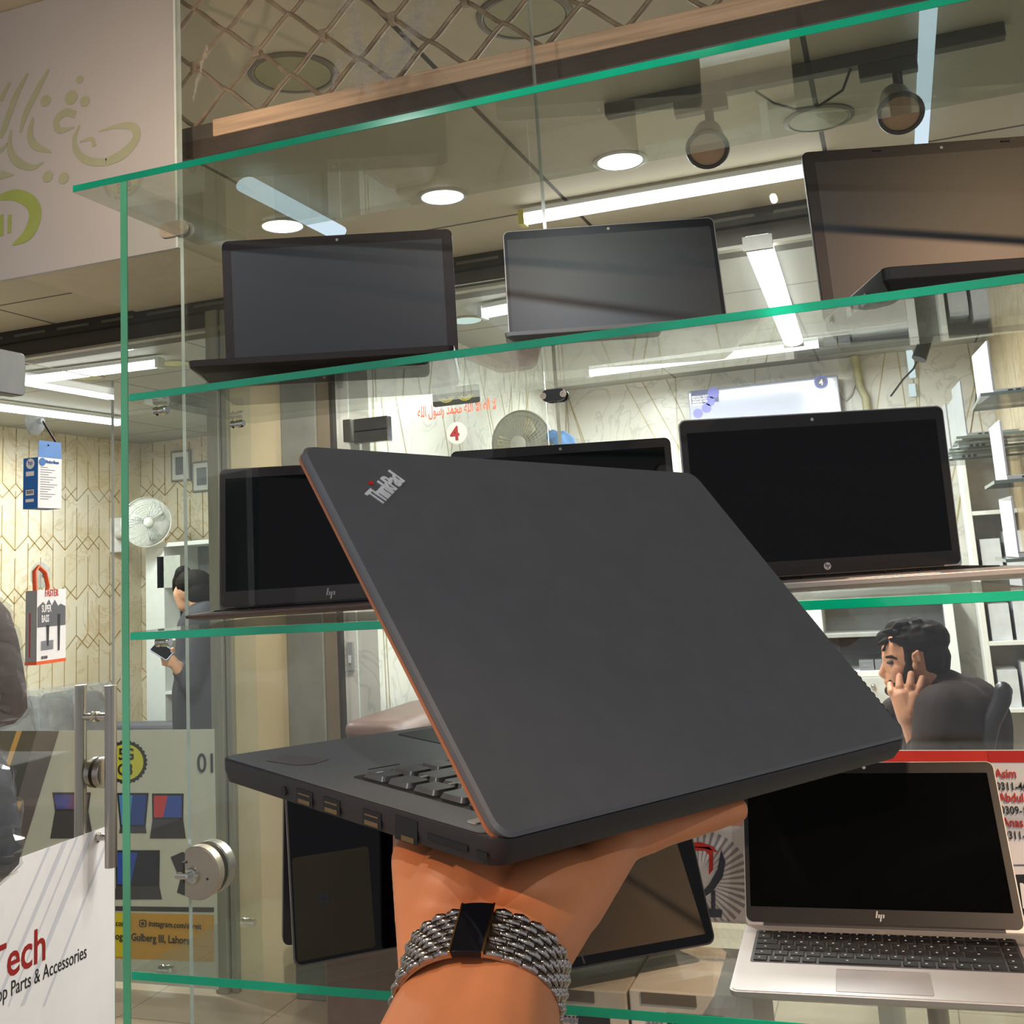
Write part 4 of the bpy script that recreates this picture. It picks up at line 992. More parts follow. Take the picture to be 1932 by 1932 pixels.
YR = YT - .03
tr_, cr_ = sheet('contact_poster', 'white poster with red top band, red names and black phone numbers at right', onY(1390, 1500, YR)[0] - .15, onY(1932, 1500, YR)[0] + .3, onY(1900, 1745, YR)[2], onY(1900, 1415, YR)[2], YR, pbr('poster_white', (222, 220, 224), .4, var=.02))
def pr(pts, name, col, lay=1): return flat(tr_, cr_, pts, YR, name, pbr('ink_%d_%d_%d' % col, col, .4, var=.03), lay)
x0r = 1240
pr([(1180, 1417), (2340, 1416), (2340, 1437), (1180, 1438)], 'red_band', (208, 52, 40), 1)
pr([(1862, 1417), (2340, 1416), (2340, 1438), (1866, 1438)], 'deep_red_band', (190, 40, 30), 2)
for nm, x_, y_ in (('Asim', 1878, 1467), ('Abdul', 1885, 1512), ('Anas', 1892, 1559)): wtext(tr_, cr_, YR, nm, x_, y_, 16, M_RED, .012, .78, 3)
for nm, x_, y_ in (('0311-4612', 1880, 1490), ('0309-1', 1888, 1535), ('0311-7', 1894, 1582)): wtext(tr_, cr_, YR, nm, x_, y_, 14, M_INK, .006, .80, 3)
pr([(1900, 1631), (2300, 1625), (2300, 1627), (1900, 1633)], 'thin_rule', (80, 80, 90), 2)
pr([(1902, 1650), (2300, 1640), (2300, 1725), (1914, 1725)], 'black_block', (40, 40, 46), 2)
wtext(tr_, cr_, YR, 'M', 1926, 1712, 44, M_PAPER, .01, .8, 4)
# logo card left of the silver laptop
YL = YT - .06
tg, cg = sheet('logo_card', 'white card with red and dark monogram over grey rays, left of the silver laptop', onY(1240, 1600, YL)[0], onY(1420, 1600, YL)[0], onY(1340, 1740, YL)[2], onY(1340, 1532, YL)[2], YL, pbr('card_white', (226, 214, 208), .4, var=.02))
def pg(pts, name, col, lay=1): return flat(tg, cg, pts, YL, name, pbr('ink_%d_%d_%d' % col, col, .4, var=.03), lay)
pg([(1240, 1549), (1420, 1549), (1420, 1558), (1240, 1558)], 'salmon_rule', (222, 150, 132), 1)
lcx, lcy = 1318, 1664
for k in range(26):
    an = -math.pi * .60 + k * math.pi * 1.18 / 25
    r0, r1 = 30, 98
    c0, s0 = math.cos(an), math.sin(an); q = 3.2
    P = [(lcx + r0 * c0, lcy + r0 * s0), (lcx + r1 * c0 - q * s0, lcy + r1 * s0 + q * c0), (lcx + r1 * c0 + q * s0, lcy + r1 * s0 - q * c0)]
    P = [(min(a, 1418), max(1562, min(b, 1738))) for a, b in P]
    pg(P, 'printed_ray', (150, 142, 144), 1)
pg([(1290, 1604), (1330, 1604), (1338, 1612), (1338, 1650), (1346, 1640), (1346, 1606), (1338, 1597), (1290, 1597)], 'red_letter', (198, 50, 38), 3)
pg([(1290, 1590), (1322, 1588), (1345, 1596), (1355, 1608), (1330, 1600), (1290, 1596)], 'red_swoosh', (198, 50, 38), 3)
pg([(1361, 1602), (1369, 1626), (1364, 1654), (1346, 1680), (1318, 1700), (1318, 1690), (1338, 1668), (1354, 1640)], 'dark_crescent', (62, 62, 76), 3)
pg([(1342, 1682), (1350, 1678), (1350, 1714), (1363, 1716), (1362, 1730), (1330, 1730), (1332, 1715), (1342, 1714)], 'dark_stem', (62, 62, 76), 3)

# ------------------------------------------------------------------ boxes hung on suction cups on the opened door
def suction(c, label):
    t = thing('suction_cup', label, 'suction cup', 'clear suction cups holding boxes on the door', loc=c)
    MB().lathe([(.036, 0), (.034, .003), (.018, .010), (.008, .014), (.0001, .014)], (0, 0, 0), (1, 0, 0), 28).build('cup', glass('cup_plastic', (.86, .9, .92), .18, (.7, .75, .8)), t, 60)
    MB().lathe([(.007, .012), (.009, .018), (.007, .026), (.0001, .027)], (0, 0, 0), (1, 0, 0), 20).build('knob', pbr('clear_knob', (190, 200, 214), .15, coat=.5), t, 60)
XF = XD + .006
c1 = Vector(onX(66, 796, XF)); suction(c1, 'clear suction cup holding up the blue box')
c2 = Vector(onX(76, 1086, XF)); suction(c2, 'clear suction cup holding up the orange handled box')
def hung_box(name, label, pa, pb, depth, front, sidem, cat='box'):
    """pa, pb: photo points of the printed face's upper left and lower right; the face is parallel to the door"""
    xf = XD + .012 + depth
    A, B = Vector(onX(*pa, xf)), Vector(onX(*pb, xf))
    t = thing(name, label, cat, None, loc=(XD + .012, A.y, B.z))
    w_, h_ = B.y - A.y, A.z - B.z
    b = MB(); b.box(0, depth, 0, w_, 0, h_); b.m = [1, 1, 1, 0, 1, 1]
    b.build('carton', [front, sidem], t, bevel=.0008)
    return t, w_, h_, depth
blue = pbr('carton_blue', (22, 98, 172), .4, var=.03); M_G = pbr('fine_print', (120, 120, 132), .5)
t, w_, h_, d_ = hung_box('mouse_box', 'blue and white boxed mouse hanging from the upper suction cup', (72, 862), (116, 960), .05, M_PAPER, blue)
MB().prism([(0, h_), (w_, h_), (w_ * .97, h_ + .045), (w_ * .03, h_ + .045)], d_ - .001, d_, 0).build('hang_tab', pbr('tab_blue', (72, 126, 194), .4), t)
q = MB()
for k in range(14): q.box(d_, d_ + .0006, w_ * .1, w_ * (.1 + .3 + .45 * ((k * 37) % 10) / 10), h_ * (.80 - .048 * k), h_ * (.80 - .048 * k) + .0016)
o = q.build('fine_print', M_G, t); o['kind'] = 'stuff'
Mx = lambda y, z, off=.0008: Matrix(((0, 0, 1, d_ + off), (1, 0, 0, y), (0, 1, 0, z), (0, 0, 0, 1)))
text('Wireless Mouse', Mx(w_ * .28, h_ * .89), .013, blue, t, 'lettering', .01, sx=w_ * .68 / .098)
MB(Mx(w_ * .17, h_ * .91)).lathe([(.0001, 0), (.011, 0), (.011, .0004)], (0, 0, 0), (0, 0, 1), 20).build('maker_badge', blue, t)
My = lambda x_, z, off=.0008: Matrix(((1, 0, 0, x_), (0, 0, -1, -off), (0, 1, 0, z), (0, 0, 0, 1)))
MB(My(d_ * .5, h_ * .88)).lathe([(.0001, 0), (.014, 0), (.014, .0004)], (0, 0, 0), (0, 0, 1), 20).build('maker_badge', M_PAPER, t)
text('hp', My(d_ * .5, h_ * .865, .0014), .016, blue, t, 'lettering', .01, align='CENTER')
for z0, z1 in ((.64, .73), (.26, .37), (.13, .19)): MB(My(0, 0)).poly([(d_ * .2, h_ * z0, 0), (d_ * .75, h_ * z0, 0), (d_ * .75, h_ * z1, 0), (d_ * .2, h_ * z1, 0)]).build('white_label', M_PAPER, t)
q = MB(My(0, 0, .0012))
for k in range(9): q.poly([(d_ * (.24 + .05 * k), h_ * .29, 0), (d_ * (.255 + .05 * k + .015 * (k % 3)), h_ * .29, 0), (d_ * (.255 + .05 * k + .015 * (k % 3)), h_ * .355, 0), (d_ * (.24 + .05 * k), h_ * .355, 0)])
q.build('barcode', M_INK, t).__setitem__('kind', 'stuff')
MB().tube([Vector((XF + .026, c1.y, c1.z)) - t.location, Vector((XF + .03, c1.y + .05, c1.z - .06)) - t.location, (d_, w_ * .4, h_ + .034)], .003, 6).build('hanging_loop', M_DARK, t, 60)
orange = pbr('orange_plastic', (226, 92, 40), .4)
t, w_, h_, d_ = hung_box('earphone_box', 'white and grey earphone box with orange handle below the blue box', (70, 1114), (124, 1247), .038, M_PAPER, pbr('carton_grey', (150, 150, 148), .4))
MB().box(-.0004, d_ + .0006, -.0006, w_ + .0004, 0, h_ * .045).build('orange_base', orange, t)
MB().tube([(d_ * .7, w_ * .05, h_), (d_ * .7, w_ * .02, h_ + .05), (d_ * .7, w_ * .15, h_ + .062), (d_ * .7, w_ * .38, h_ + .045), (d_ * .7, w_ * .48, h_ + .01), (d_ * .7, w_ * .46, h_)], .006, 6).build('handle', orange, t, 60)
MB(Mx(0, 0)).poly([(w_ * .02, h_ * .50, 0), (w_ * .98, h_ * .50, 0), (w_ * .98, h_ * .76, 0), (w_ * .8, h_ * .80, 0), (w_ * .72, h_ * .77, 0), (w_ * .6, h_ * .86, 0), (w_ * .5, h_ * .78, 0), (w_ * .4, h_ * .87, 0), (w_ * .3, h_ * .79, 0), (w_ * .2, h_ * .84, 0), (w_ * .02, h_ * .77, 0)]).build('crowd_print', pbr('print_grey', (92, 92, 98), .5), t)
text('FASTER', Mx(w_ * .26, h_ * .91), .026, pbr('print_red', (206, 70, 56), .5), t, 'lettering', .005, sx=w_ * .5 / .092)
text('SUPER\nBASS', Mx(w_ * .14, h_ * .70, .0014), .026, M_PAPER, t, 'lettering', .02, sx=w_ * .42 / .092)
for yy, z0, z1 in ((.34, .24, .52), (.72, .16, .66)): MB(Mx(0, 0, .0016)).poly([(w_ * yy, h_ * z0, 0), (w_ * yy + .005, h_ * z0, 0), (w_ * yy + .007, h_ * z1, 0), (w_ * yy - .002, h_ * z1, 0)]).build('printed_cable', M_INK, t)
q = MB(Mx(0, 0, .0012))
for k in range(8): q.poly([(w_ * .14, h_ * (.30 - .016 * k), 0), (w_ * .56, h_ * (.30 - .016 * k), 0), (w_ * .56, h_ * (.30 - .016 * k) + .002, 0), (w_ * .14, h_ * (.30 - .016 * k) + .002, 0)])
o = q.build('fine_print', M_G, t); o['kind'] = 'stuff'
for k, x_ in enumerate((.16, .20, .25, .29, .33)): MB(Mx(0, 0, .0012)).poly([(w_ * x_, h_ * .07, 0), (w_ * (x_ + .025), h_ * .07, 0), (w_ * (x_ + .025), h_ * .11, 0), (w_ * x_, h_ * .11, 0)]).build('barcode_bar', M_INK, t)
MB(My(0, 0)).poly([(d_ * .35, h_ * .1, 0), (d_ * .45, h_ * .1, 0), (d_ * .45, h_ * .7, 0), (d_ * .35, h_ * .7, 0)]).build('red_stripe', M_RED, t)

# bags wrapped in plastic, hanging at the left edge
M_WRAP = glass('wrap_film', (.93, .93, .94), .03, (.7, .68, .68), smear=.25)
def bag(label, outline, y, th, col):
    P = [onY(a + 15, b, y) for a, b in outline]; c = Vector((sum(p[0] for p in P) / len(P), y, min(p[2] for p in P)))
    t = thing('wrapped_bag', label, 'bag', None, loc=c)
    pts = [(p[0] - c.x, p[2] - c.z) for p in P]
    mx_, mz = sum(p[0] for p in pts) / len(pts), sum(p[1] for p in pts) / len(pts)
    sc = lambda k, yy: [(mx_ + (a - mx_) * k, yy, mz + (b - mz) * k) for a, b in pts]
    MB().loft([sc(.8, -th), sc(.93, -th * .8), sc(.99, -th * .5), sc(1, -th * .2), sc(.9, 0)]).build('bag_body', col, t, 60)
    rn = random.Random(len(label)); rings = []
    def dense(P):
        o = []
        for i in range(len(P)):
            a_, b_ = P[i], P[(i + 1) % len(P)]
            for q in range(5): o.append(tuple(a_[j] + (b_[j] - a_[j]) * q / 5 for j in range(3)))
        return o
    for k_, yy in ((.2, -th * 1.06), (.5, -th * 1.05), (.74, -th * 1.04), (.9, -th * .95), (1.0, -th * .7), (1.03, -th * .45), (1.03, -th * .2), (.95, .004)):
        rings.append([(a + rn.uniform(-.004, .004), y__ + rn.uniform(-.006, .006), b + rn.uniform(-.004, .004)) for a, y__, b in dense(sc(k_, yy))])
    MB().loft(rings).build('plastic_film', M_WRAP, t, None)
    return t
bag('brown bag wrapped in clear plastic at the left edge, upper one', [(-70, 1110), (-20, 1115), (5, 1145), (22, 1200), (38, 1290), (42, 1345), (30, 1362), (0, 1366), (-70, 1366)], 1.32, .10, pbr('brown_cloth', (112, 96, 90), .7, var=.2, scale=30))
bag('grey bag wrapped in clear plastic at the left edge, lower one', [(-70, 1400), (-10, 1405), (8, 1450), (24, 1530), (30, 1600), (24, 1640), (0, 1662), (-70, 1670)], 1.32, .10, pbr('grey_cloth', (92, 92, 98), .7, var=.2, scale=30))

# ------------------------------------------------------------------ left shop
def fan(label, c, r, nd, body, blade, nb=3, mount=None, rings=13, spokes=22, hubr=.2):
    """round wall fan; c centre, r cage radius, nd facing direction"""
    nd = Vector(nd).normalized(); up = Vector((0, 0, 1)); xx = up.cross(nd).normalized(); yy = nd.cross(xx)
    M = Matrix(((xx.x, yy.x, nd.x, c[0]), (xx.y, yy.y, nd.y, c[1]), (xx.z, yy.z, nd.z, c[2]), (0, 0, 0, 1)))
    t = thing('wall_fan', label, 'fan', M=M)
    g = MB()
    for k in range(rings):
        rr = r * (.22 + .78 * (k + 1) / rings); zz = r * .34 * (1 - (rr / r) ** 2.2)
        P = [(rr * math.cos(a), rr * math.sin(a), zz) for a in [2 * math.pi * i / 40 for i in range(41)]]
        g.tube(P, r * .0075, 4, False)
    for k in range(spokes):
        a = 2 * math.pi * k / spokes
        P = [(r * q * math.cos(a + .5 * q), r * q * math.sin(a + .5 * q), r * .34 * (1 - q ** 2.2)) for q in (.2, .4, .6, .8, 1)]
        g.tube(P, r * .007, 4)
    g.build('grille', body, t, 60)
    MB().lathe([(r, -.01), (r * 1.02, 0), (r, .012), (r * .97, 0)], (0, 0, 0), (0, 0, 1), 48).build('rim', body, t, 60)
    MB().lathe([(.0001, r * .36), (r * hubr * .8, r * .36), (r * hubr, r * .32), (r * hubr, r * .28)], (0, 0, 0), (0, 0, 1), 28).build('hub_cap', body, t, 50)
    for k in range(nb):
        a0 = 2 * math.pi * k / nb + .4; P0, P1 = [], []
        for j in range(9):
            q = j / 8; a = a0 + q * 1.35
            P0.append((r * .15 * math.cos(a), r * .15 * math.sin(a), .02 - .03 * q)); rr = r * (.88 - .2 * (1 - q) ** 2)
            P1.append((rr * math.cos(a + .15), rr * math.sin(a + .15), .05 - .09 * q))
        q = MB()
        for j in range(8): q.poly([P0[j], P0[j + 1], P1[j + 1], P1[j]])
        o = q.build('blade', blade, t, 60); sd = o.modifiers.new('s', 'SOLIDIFY'); sd.thickness = .003
    MB().cyl((0, 0, -.15), (0, 0, -.01), r * .3, r * .36).build('motor', body, t, 40)
    if mount:
        mm = M.inverted() @ Vector(mount)
        MB().tube([(0, 0, -.10), (mm.x * .5, mm.y * .6, -.16), tuple(mm)], .03, 10).build('arm', body, t, 50)
        MB().box(mm.x - .05, mm.x + .05, mm.y - .13, mm.y + .13, mm.z - .03, mm.z + .03).build('wall_bracket', body, t, bevel=.01)
    return t
M_FANW = pbr('fan_white', (214, 214, 206), .4)
fx = XHEX + .55; fc = onX(276, 985, fx)
fan('white oscillating wall fan on the patterned wall of the left shop', fc, .175, (.85, -.6, -.1), M_FANW, pbr('fan_blade_white', (206, 208, 204), .4), mount=(XHEX + .04, onX(212, 1010, XHEX)[1], onX(212, 1010, XHEX)[2]))
def picture(label, a, b, y):
    A, B = Vector(onY(*a, y)), Vector(onY(*b, y)); t = thing('picture_frame', label, 'picture frame', loc=(A.x, y, B.z)); w_, h_ = B.x - A.x, A.z - B.z
    MB().box(0, w_, 0, .02, 0, h_).build('frame', pbr('pewter_frame', (128, 128, 120), .4), t, bevel=.003)
    MB().box(.014, w_ - .014, -.002, 0, .014, h_ - .014).build('mat_board', M_WHITE, t)
    MB().box(.045, w_ - .045, -.004, -.002, .05, h_ - .05).build('picture', pbr('grey_print', (122, 126, 132), .4, var=.3, scale=8), t)
picture('small silver framed picture high on the left shop wall', (322, 852), (359, 906), YLB - .024)
picture('second framed picture partly behind the metal post', (362, 872), (400, 926), YLB - .024)
# cupboard with a black monitor in it
A, B = Vector(onY(271, 1035, YLB - .5)), Vector(onY(470, 1480, YLB - .5))
t = thing('cupboard', 'white wall cupboard behind the standing person', 'cupboard', loc=(A.x, YLB - .48, 0)); w_ = B.x - A.x
MB().box(0, .16, 0, .46, .0, A.z).build('side_board', M_WHITE, t, bevel=.003)
MB().box(.16, w_, .40, .46, .0, A.z).build('back_board', pbr('grey_board', (140, 144, 142), .5), t)
MB().box(.0, w_, .0, .46, A.z, A.z + .03).build('top_board', M_WHITE, t, bevel=.003)
d0, d1 = Vector(onY(292, 1037, YLB - .5)), Vector(onY(337, 1108, YLB - .5))
MB().box(d0.x - A.x, d1.x - A.x, .0, .02, d1.z, d0.z - .05).build('door', pbr('door_grey', (176, 180, 172), .45), t, bevel=.003)
for zz in (1.22, .85): MB().box(.16, w_, .0, .40, zz, zz + .02).build('shelf', M_WHITE, t, bevel=.002)
d0, d1 = Vector(onY(292, 1112, YLB - .3)), Vector(onY(346, 1178, YLB - .3))
t = thing('monitor', 'black screen standing in the white cupboard', 'monitor', loc=(d0.x, YLB - .3, d1.z))
MB().prism(rrect(0, d1.x - d0.x, 0, d0.z - d1.z, .01), 0, .03, 1).build('screen', M_SCR, t, bevel=.002)
MB().box(.08, d1.x - d0.x - .08, .005, .06, -.09, .0).build('stand', M_DARK, t)
# sofas under plastic along the patterned wall
M_FILM = glass('sofa_film', (.86, .88, .9), .14, (.62, .66, .68), smear=.4)
M_SOFAG = pbr('grey_leather', (98, 98, 102), .5, var=.15, scale=8)
def sofa(label, x0, x1, y0, y1, zs, zt, col, nb, back, wrap=False):
    """back: 'left' wall side is -X"""
    t = thing('sofa', label, 'sofa', loc=(x0, y0, 0)); W_, L_ = x1 - x0, y1 - y0
    MB().box(.02, W_, 0, L_, .06, zs - .12).build('frame', col, t, bevel=.02)
    for k in range(nb):
        a, b_ = L_ * k / nb + .01, L_ * (k + 1) / nb - .01
        cq = MB().loft([[(x_, y_, .0 + zz) for x_, y_ in rrect(.30, W_ + .02, a, b_, .05)] for zz in (zs - .12, zs)]).build('seat_cushion', col, t, 40, bevel=.025, seg=3)
        bk = MB().loft([[(hx + (.14 if zz < .2 else 0), y_, zs + zz) for hx, y_ in rrect(.02, .26, a, b_, .06)] for zz in (0, zt - zs - .03)])
        o = bk.build('back_cushion', col, t, 40, bevel=.04, seg=4)
        if wrap:
            rn = random.Random(k); r_ = []
            for zz, e in ((0, .01), ((zt - zs) * .5, .03), (zt - zs + .02, .015)):
                r_.append([(hx + rn.uniform(-.012, .012), y_ + rn.uniform(-.02, .02), zs + zz + rn.uniform(-.012, .012)) for hx, y_ in rrect(.0 - e, .30 + e, a - .005, b_ + .005, .05)])
            MB().loft(r_).build('plastic_cover', M_FILM, o)
    for yy in (-.14, L_): MB().box(.02, W_, yy, yy + .14, .06, zs + .16).build('armrest', col, t, bevel=.03, seg=3)
    return t
zt_ = onX(100, 1312, XHEX + .3)[2]
sofa('grey sofa under clear plastic along the patterned wall', XHEX + .02, XHEX + .95, onX(-60, 1300, XHEX + .1)[1], YLB - .72, zt_ - .42, zt_, M_SOFAG, 3, 'left', True)
# brown sofa against the divider of the right shop
zq = onX(740, 1335, XDIV + .2)[2]
sofa('brown leather sofa of the right shop, its back against the marble divider', XDIV + .03, XDIV + .9, onX(655, 1360, XDIV + .1)[1], onX(655, 1360, XDIV + .1)[1] + 1.9, zq - .45, zq, pbr('brown_leather', (106, 84, 76), .45, var=.12, scale=14), 3, 'left')

# ------------------------------------------------------------------ right shop
Yw = Y2 - .06
w3_ = struct(pane('window_3', onY(665, 1000, Yw)[0], onY(1046, 1000, Yw)[0], Yw, Yw + .01, 0.02, ZB))
A, B = Vector(onY(668, 790, Yw - .02)), Vector(onY(733, 828, Yw - .02))
for (a, b_) in (((666, 791), (732, 811)), ((666, 812), (733, 831))):
    A, B = onY(*a, Yw - .014), onY(*b_, Yw - .014)
    MB().box(A[0], B[0], Yw - .014, Yw + .024, B[2], A[2]).build('patch_fitting', pbr('mirror_chrome', (150, 150, 150), .08, 1.0), w3_, bevel=.004)
A, B = onY(646, 792, Yw - .01), onY(662, 833, Yw - .01); MB().box(A[0], B[0], Yw - .01, Yw + .03, B[2], A[2]).build('patch_fitting', pbr('patch_dark', (70, 66, 54), .3, .5), w3_, bevel=.003)
# stickers on that pane
c4 = Vector(onY(862, 817, Yw - .004)); rr = 20.5 / F * 4.2
t = thing('number_sticker', 'round pale sticker with a red 4 on the right shop glass', 'sticker', loc=c4)
MB().lathe([(.0001, 0), (rr, 0), (rr, .001)], (0, 0, 0), (0, -1, 0), 40).build('disc', pbr('sticker_pale', (196, 196, 184), .5), t)
text('4', Matrix(((1, 0, 0, -.008), (0, 0, -1, -.002), (0, 1, 0, -.026), (0, 0, 0, 1))), .075, pbr('maroon_ink', (142, 30, 34), .5), t, 'lettering', .03, align='CENTER')
A, B = Vector(onY(817, 768, Yw - .004)), Vector(onY(905, 726, Yw - .004))
A, B = Vector(onY(818, 769, Yw - .004)), Vector(onY(905, 728, Yw - .004))
t = thing('calligraphy_plaque', 'black plaque with gold calligraphy above the red sticker writing', 'plaque', loc=(A.x, A.y, A.z)); h_ = .072; w_ = B.x - A.x
MB().prism(rrect(0, w_, 0, h_, .01), -.006, 0, 1).build('plate', pbr('plaque_black', (38, 40, 34), .4), t)
for cx in (.3, .7):
    g = MB(); MB_ = []
    for k in range(3): stroke(g, [(w_ * cx + .03 * math.cos(a) * (1 - .25 * k), h_ * .5 + .022 * math.sin(a) * (1 - .25 * k)) for a in [math.pi * (1 + i / 12) + .2 for i in range(12)]], [.003] * 12, -.0065)
    g.build('gold_calligraphy', pbr('gold_ink', (168, 160, 74), .4, .3), t)
body = '\uFEFB\u0627\u0644\u0647\u0627\uFEFB\u0627\u0644\u0644\u0647'
# red calligraphy in shaped letter forms, written right to left
vis = ''.join(reversed('\uFEFB\u0020\uFE8D\uFEDF\uFEEA\u0020\uFE8D\uFEFB\u0020\uFE8D\uFEDF\uFEE0\uFEEA\u0020\uFEE3\uFEA4\uFEE4\uFEAA\u0020\uFEAD\uFEB3\uFEEE\uFEDD\u0020\uFE8D\uFEDF\uFEE0\uFEEA'))
o0 = Vector(onY(788, 788, Yw - .004)); o1 = Vector(onY(936, 772, Yw - .004))
t = thing('calligraphy_sticker', 'red calligraphy sticker line under the black plaque on the glass', 'sticker', loc=o0)
o = text(vis, Matrix(((1, 0, 0, 0), (0, 0, -1, 0), (0, 1, 0, 0), (0, 0, 0, 1))), .06, pbr('coral_ink', (214, 92, 66), .5), t, 'lettering', .012, sx=1)
ww = max([v.co.x for v in o.data.vertices] + [.01]); f_ = (o1.x - o0.x) / ww
for v in o.data.vertices: v.co.x *= f_
# fan in the right shop
YFn = XDIV * .98 / (ray(986, 838)[0] / ray(986, 838)[1]) - .62
fan('round grey fan against the marble wall of the right shop', onY(986, 838, YFn), 66 / F * YFn * 1.02, (-.12, -1, -.1), pbr('fan_grey', (176, 174, 160), .4), pbr('fan_blade_cream', (196, 188, 160), .4), mount=(XDIV + .03, YFn + .12, onY(905, 850, YFn)[2] - .12), hubr=.26, rings=7, spokes=44)
# small cloth over the fan's right edge
q = MB(); cc = Vector(onY(1058, 832, YFn - .08)); kx = 1 / F * YFn
t = thing('blue_cloth', 'crumpled blue cloth beside the grey fan', 'cloth', loc=cc)
rn = random.Random(5)
for k in range(6): q.cap((rn.uniform(-16, 16) * kx, rn.uniform(-.03, .03), rn.uniform(-12, 12) * kx), (rn.uniform(-8, 26) * kx, rn.uniform(-.03, .03), rn.uniform(-26, 4) * kx), .035, .012)
bpy.data.objects.remove(t); o = blob('blue_cloth', q, pbr('cloth_blue', (92, 128, 172), .8, var=.2), None, .01, 3); o.location = cc; tag(o, 'crumpled blue cloth beside the grey fan', 'cloth')
# wall switch
A, B = onY(645, 1213, Y2 - .02), onY(659, 1267, Y2 - .02)
t = thing('wall_switch', 'grey wall switch plate at the edge of the right shop divider', 'switch', loc=(A[0], Y2 + .02, B[2]))
MB().box(XCOL1 + .05 - A[0], XCOL1 + .05 + (B[0] - A[0]) - A[0], -.012, .0, 0, A[2] - B[2]).build('plate', pbr('switch_grey', (148, 154, 152), .4), t, bevel=.002)
MB().box(XCOL1 + .05 + .008 - A[0], XCOL1 + .05 + (B[0] - A[0]) * .7 - A[0], -.016, -.012, .03, .06).build('rocker', M_WHITE, t, bevel=.001)
# air conditioner
YA = YBACK - .2
A, B = Vector(onY(1297, 738, YA)), Vector(onY(1580, 706, YA)); zb = onY(1440, 835, YA)[2]
w_ = B.x - A.x; h_ = B.z - zb
t = thing('air_conditioner', 'white wall air conditioner with blue stickers high on the marble wall', 'air conditioner', loc=(A.x, YA, B.z - .30)); h_ = .30
MB().loft([[(0, .04, 0), (w_, .04, 0), (w_, .20, 0), (0, .20, 0)], [(0, 0, .06), (w_, 0, .06), (w_, .20, .06), (0, .20, .06)], [(0, 0, h_ - .01), (w_, 0, h_ - .01), (w_, .20, h_ - .01), (0, .20, h_ - .01)], [(0, .01, h_), (w_, .01, h_), (w_, .20, h_), (0, .20, h_)]]).build('casing', pbr('gloss_white', (150, 152, 168), .18, coat=.5, var=.02), t, bevel=.008)
def acp(a, b, w2, h2, nm, col, lay=1): 
    p = Vector(onY(a, b, YA)) - t.location; return MB().box(p.x, p.x + w2, -.0008 * lay, 0, p.z - h2, p.z).build(nm, pbr('ink_%d_%d_%d' % col, col, .4), t)
acp(1303, 738, .17, .085, 'info_sticker', (60, 66, 104))
sp_ = Vector(onY(1304, 748, YA)) - t.location
for k, ln in enumerate(('SPECIALLY BUILT', 'TECHNOLOGY', 'DESIGNED FOR', 'PAKISTAN')):
    text(ln, Matrix(((1, 0, 0, sp_.x + .004), (0, 0, -1, -.0016), (0, 1, 0, sp_.z - .012 - .016 * k), (0, 0, 0, 1))), .017, M_PAPER, t, 'lettering', .03, sx=.8)
for (a, b, r_) in ((1346, 741, 11), (1340, 757, 9), (1333, 770, 9), (1317, 780, 9)):
    p = Vector(onY(a, b, YA)) - t.location; R_ = r_ / F * YA
    MB().lathe([(.0001, 0), (R_, 0), (R_, .0016)], (p.x, -.0003, p.z), (0, -1, 0), 24).build('round_sticker', pbr('sticker_violet', (98, 98, 176), .4), t)
p = Vector(onY(1549, 721, YA)) - t.location; R_ = 12.5 / F * YA
MB().lathe([(.0001, 0), (R_, 0), (R_, .0016)], (p.x, -.0003, p.z), (0, -1, 0), 32).build('round_sticker', pbr('sticker_blue', (72, 84, 178), .4), t)
MB().lathe([(.0001, 0), (R_ * .78, 0), (R_ * .78, .0020)], (p.x, -.0005, p.z), (0, -1, 0), 32).build('sticker_face', pbr('sticker_navy', (58, 62, 96), .4), t)
text('4', Matrix(((1, 0, 0, p.x), (0, 0, -1, -.003), (0, 1, 0, p.z - .018), (0, 0, 0, 1))), .05, M_PAPER, t, 'lettering', .02, align='CENTER')
pp_ = [Vector(onY(a, b, YBACK - .05)) for a, b in ((1612, 672), (1618, 705), (1622, 730), (1633, 750), (1636, 775), (1626, 800), (1590, 815))]
t = thing('air_conditioner_pipe', 'wrapped beige pipe running down the wall right of the air conditioner', 'pipe', loc=pp_[0])
MB().tube([q_ - pp_[0] for q_ in pp_], .024, 10).build('pipe_wrap', pbr('pipe_tape', (176, 172, 138), .6, var=.12, scale=12), t, 60)
pp_ = [Vector(onY(a, b, YBACK - .02)) for a, b in ((1582, 728), (1590, 748), (1596, 756), (1606, 745), (1614, 722))]
MB().tube([q_ - t.location for q_ in pp_], .006, 6).build('thin_wire', M_WHITE, t, 60)
# dark camera / spot under the ceiling edge
c = Vector(onY(1742, 662, YBACK - .4))
t = thing('security_camera', 'dark bullet camera hanging below the right shop ceiling', 'camera', loc=c)
MB().cyl((.03, 0, .08), (-.03, -.03, -.05), .034, .04, 20).build('body', pbr('camera_grey', (72, 74, 80), .4), t, 40)
MB().cyl((.03, 0, .07), (.05, .0, ZC - c.z), .016).build('mount', M_DARK, t, 40)
MB().tube([(-.02, 0, -.02), (-.06, .1, -.08), (-.12, .2, -.12), (-.2, .3, -.2)], .006, 6).build('cable', M_DARK, t, 60)
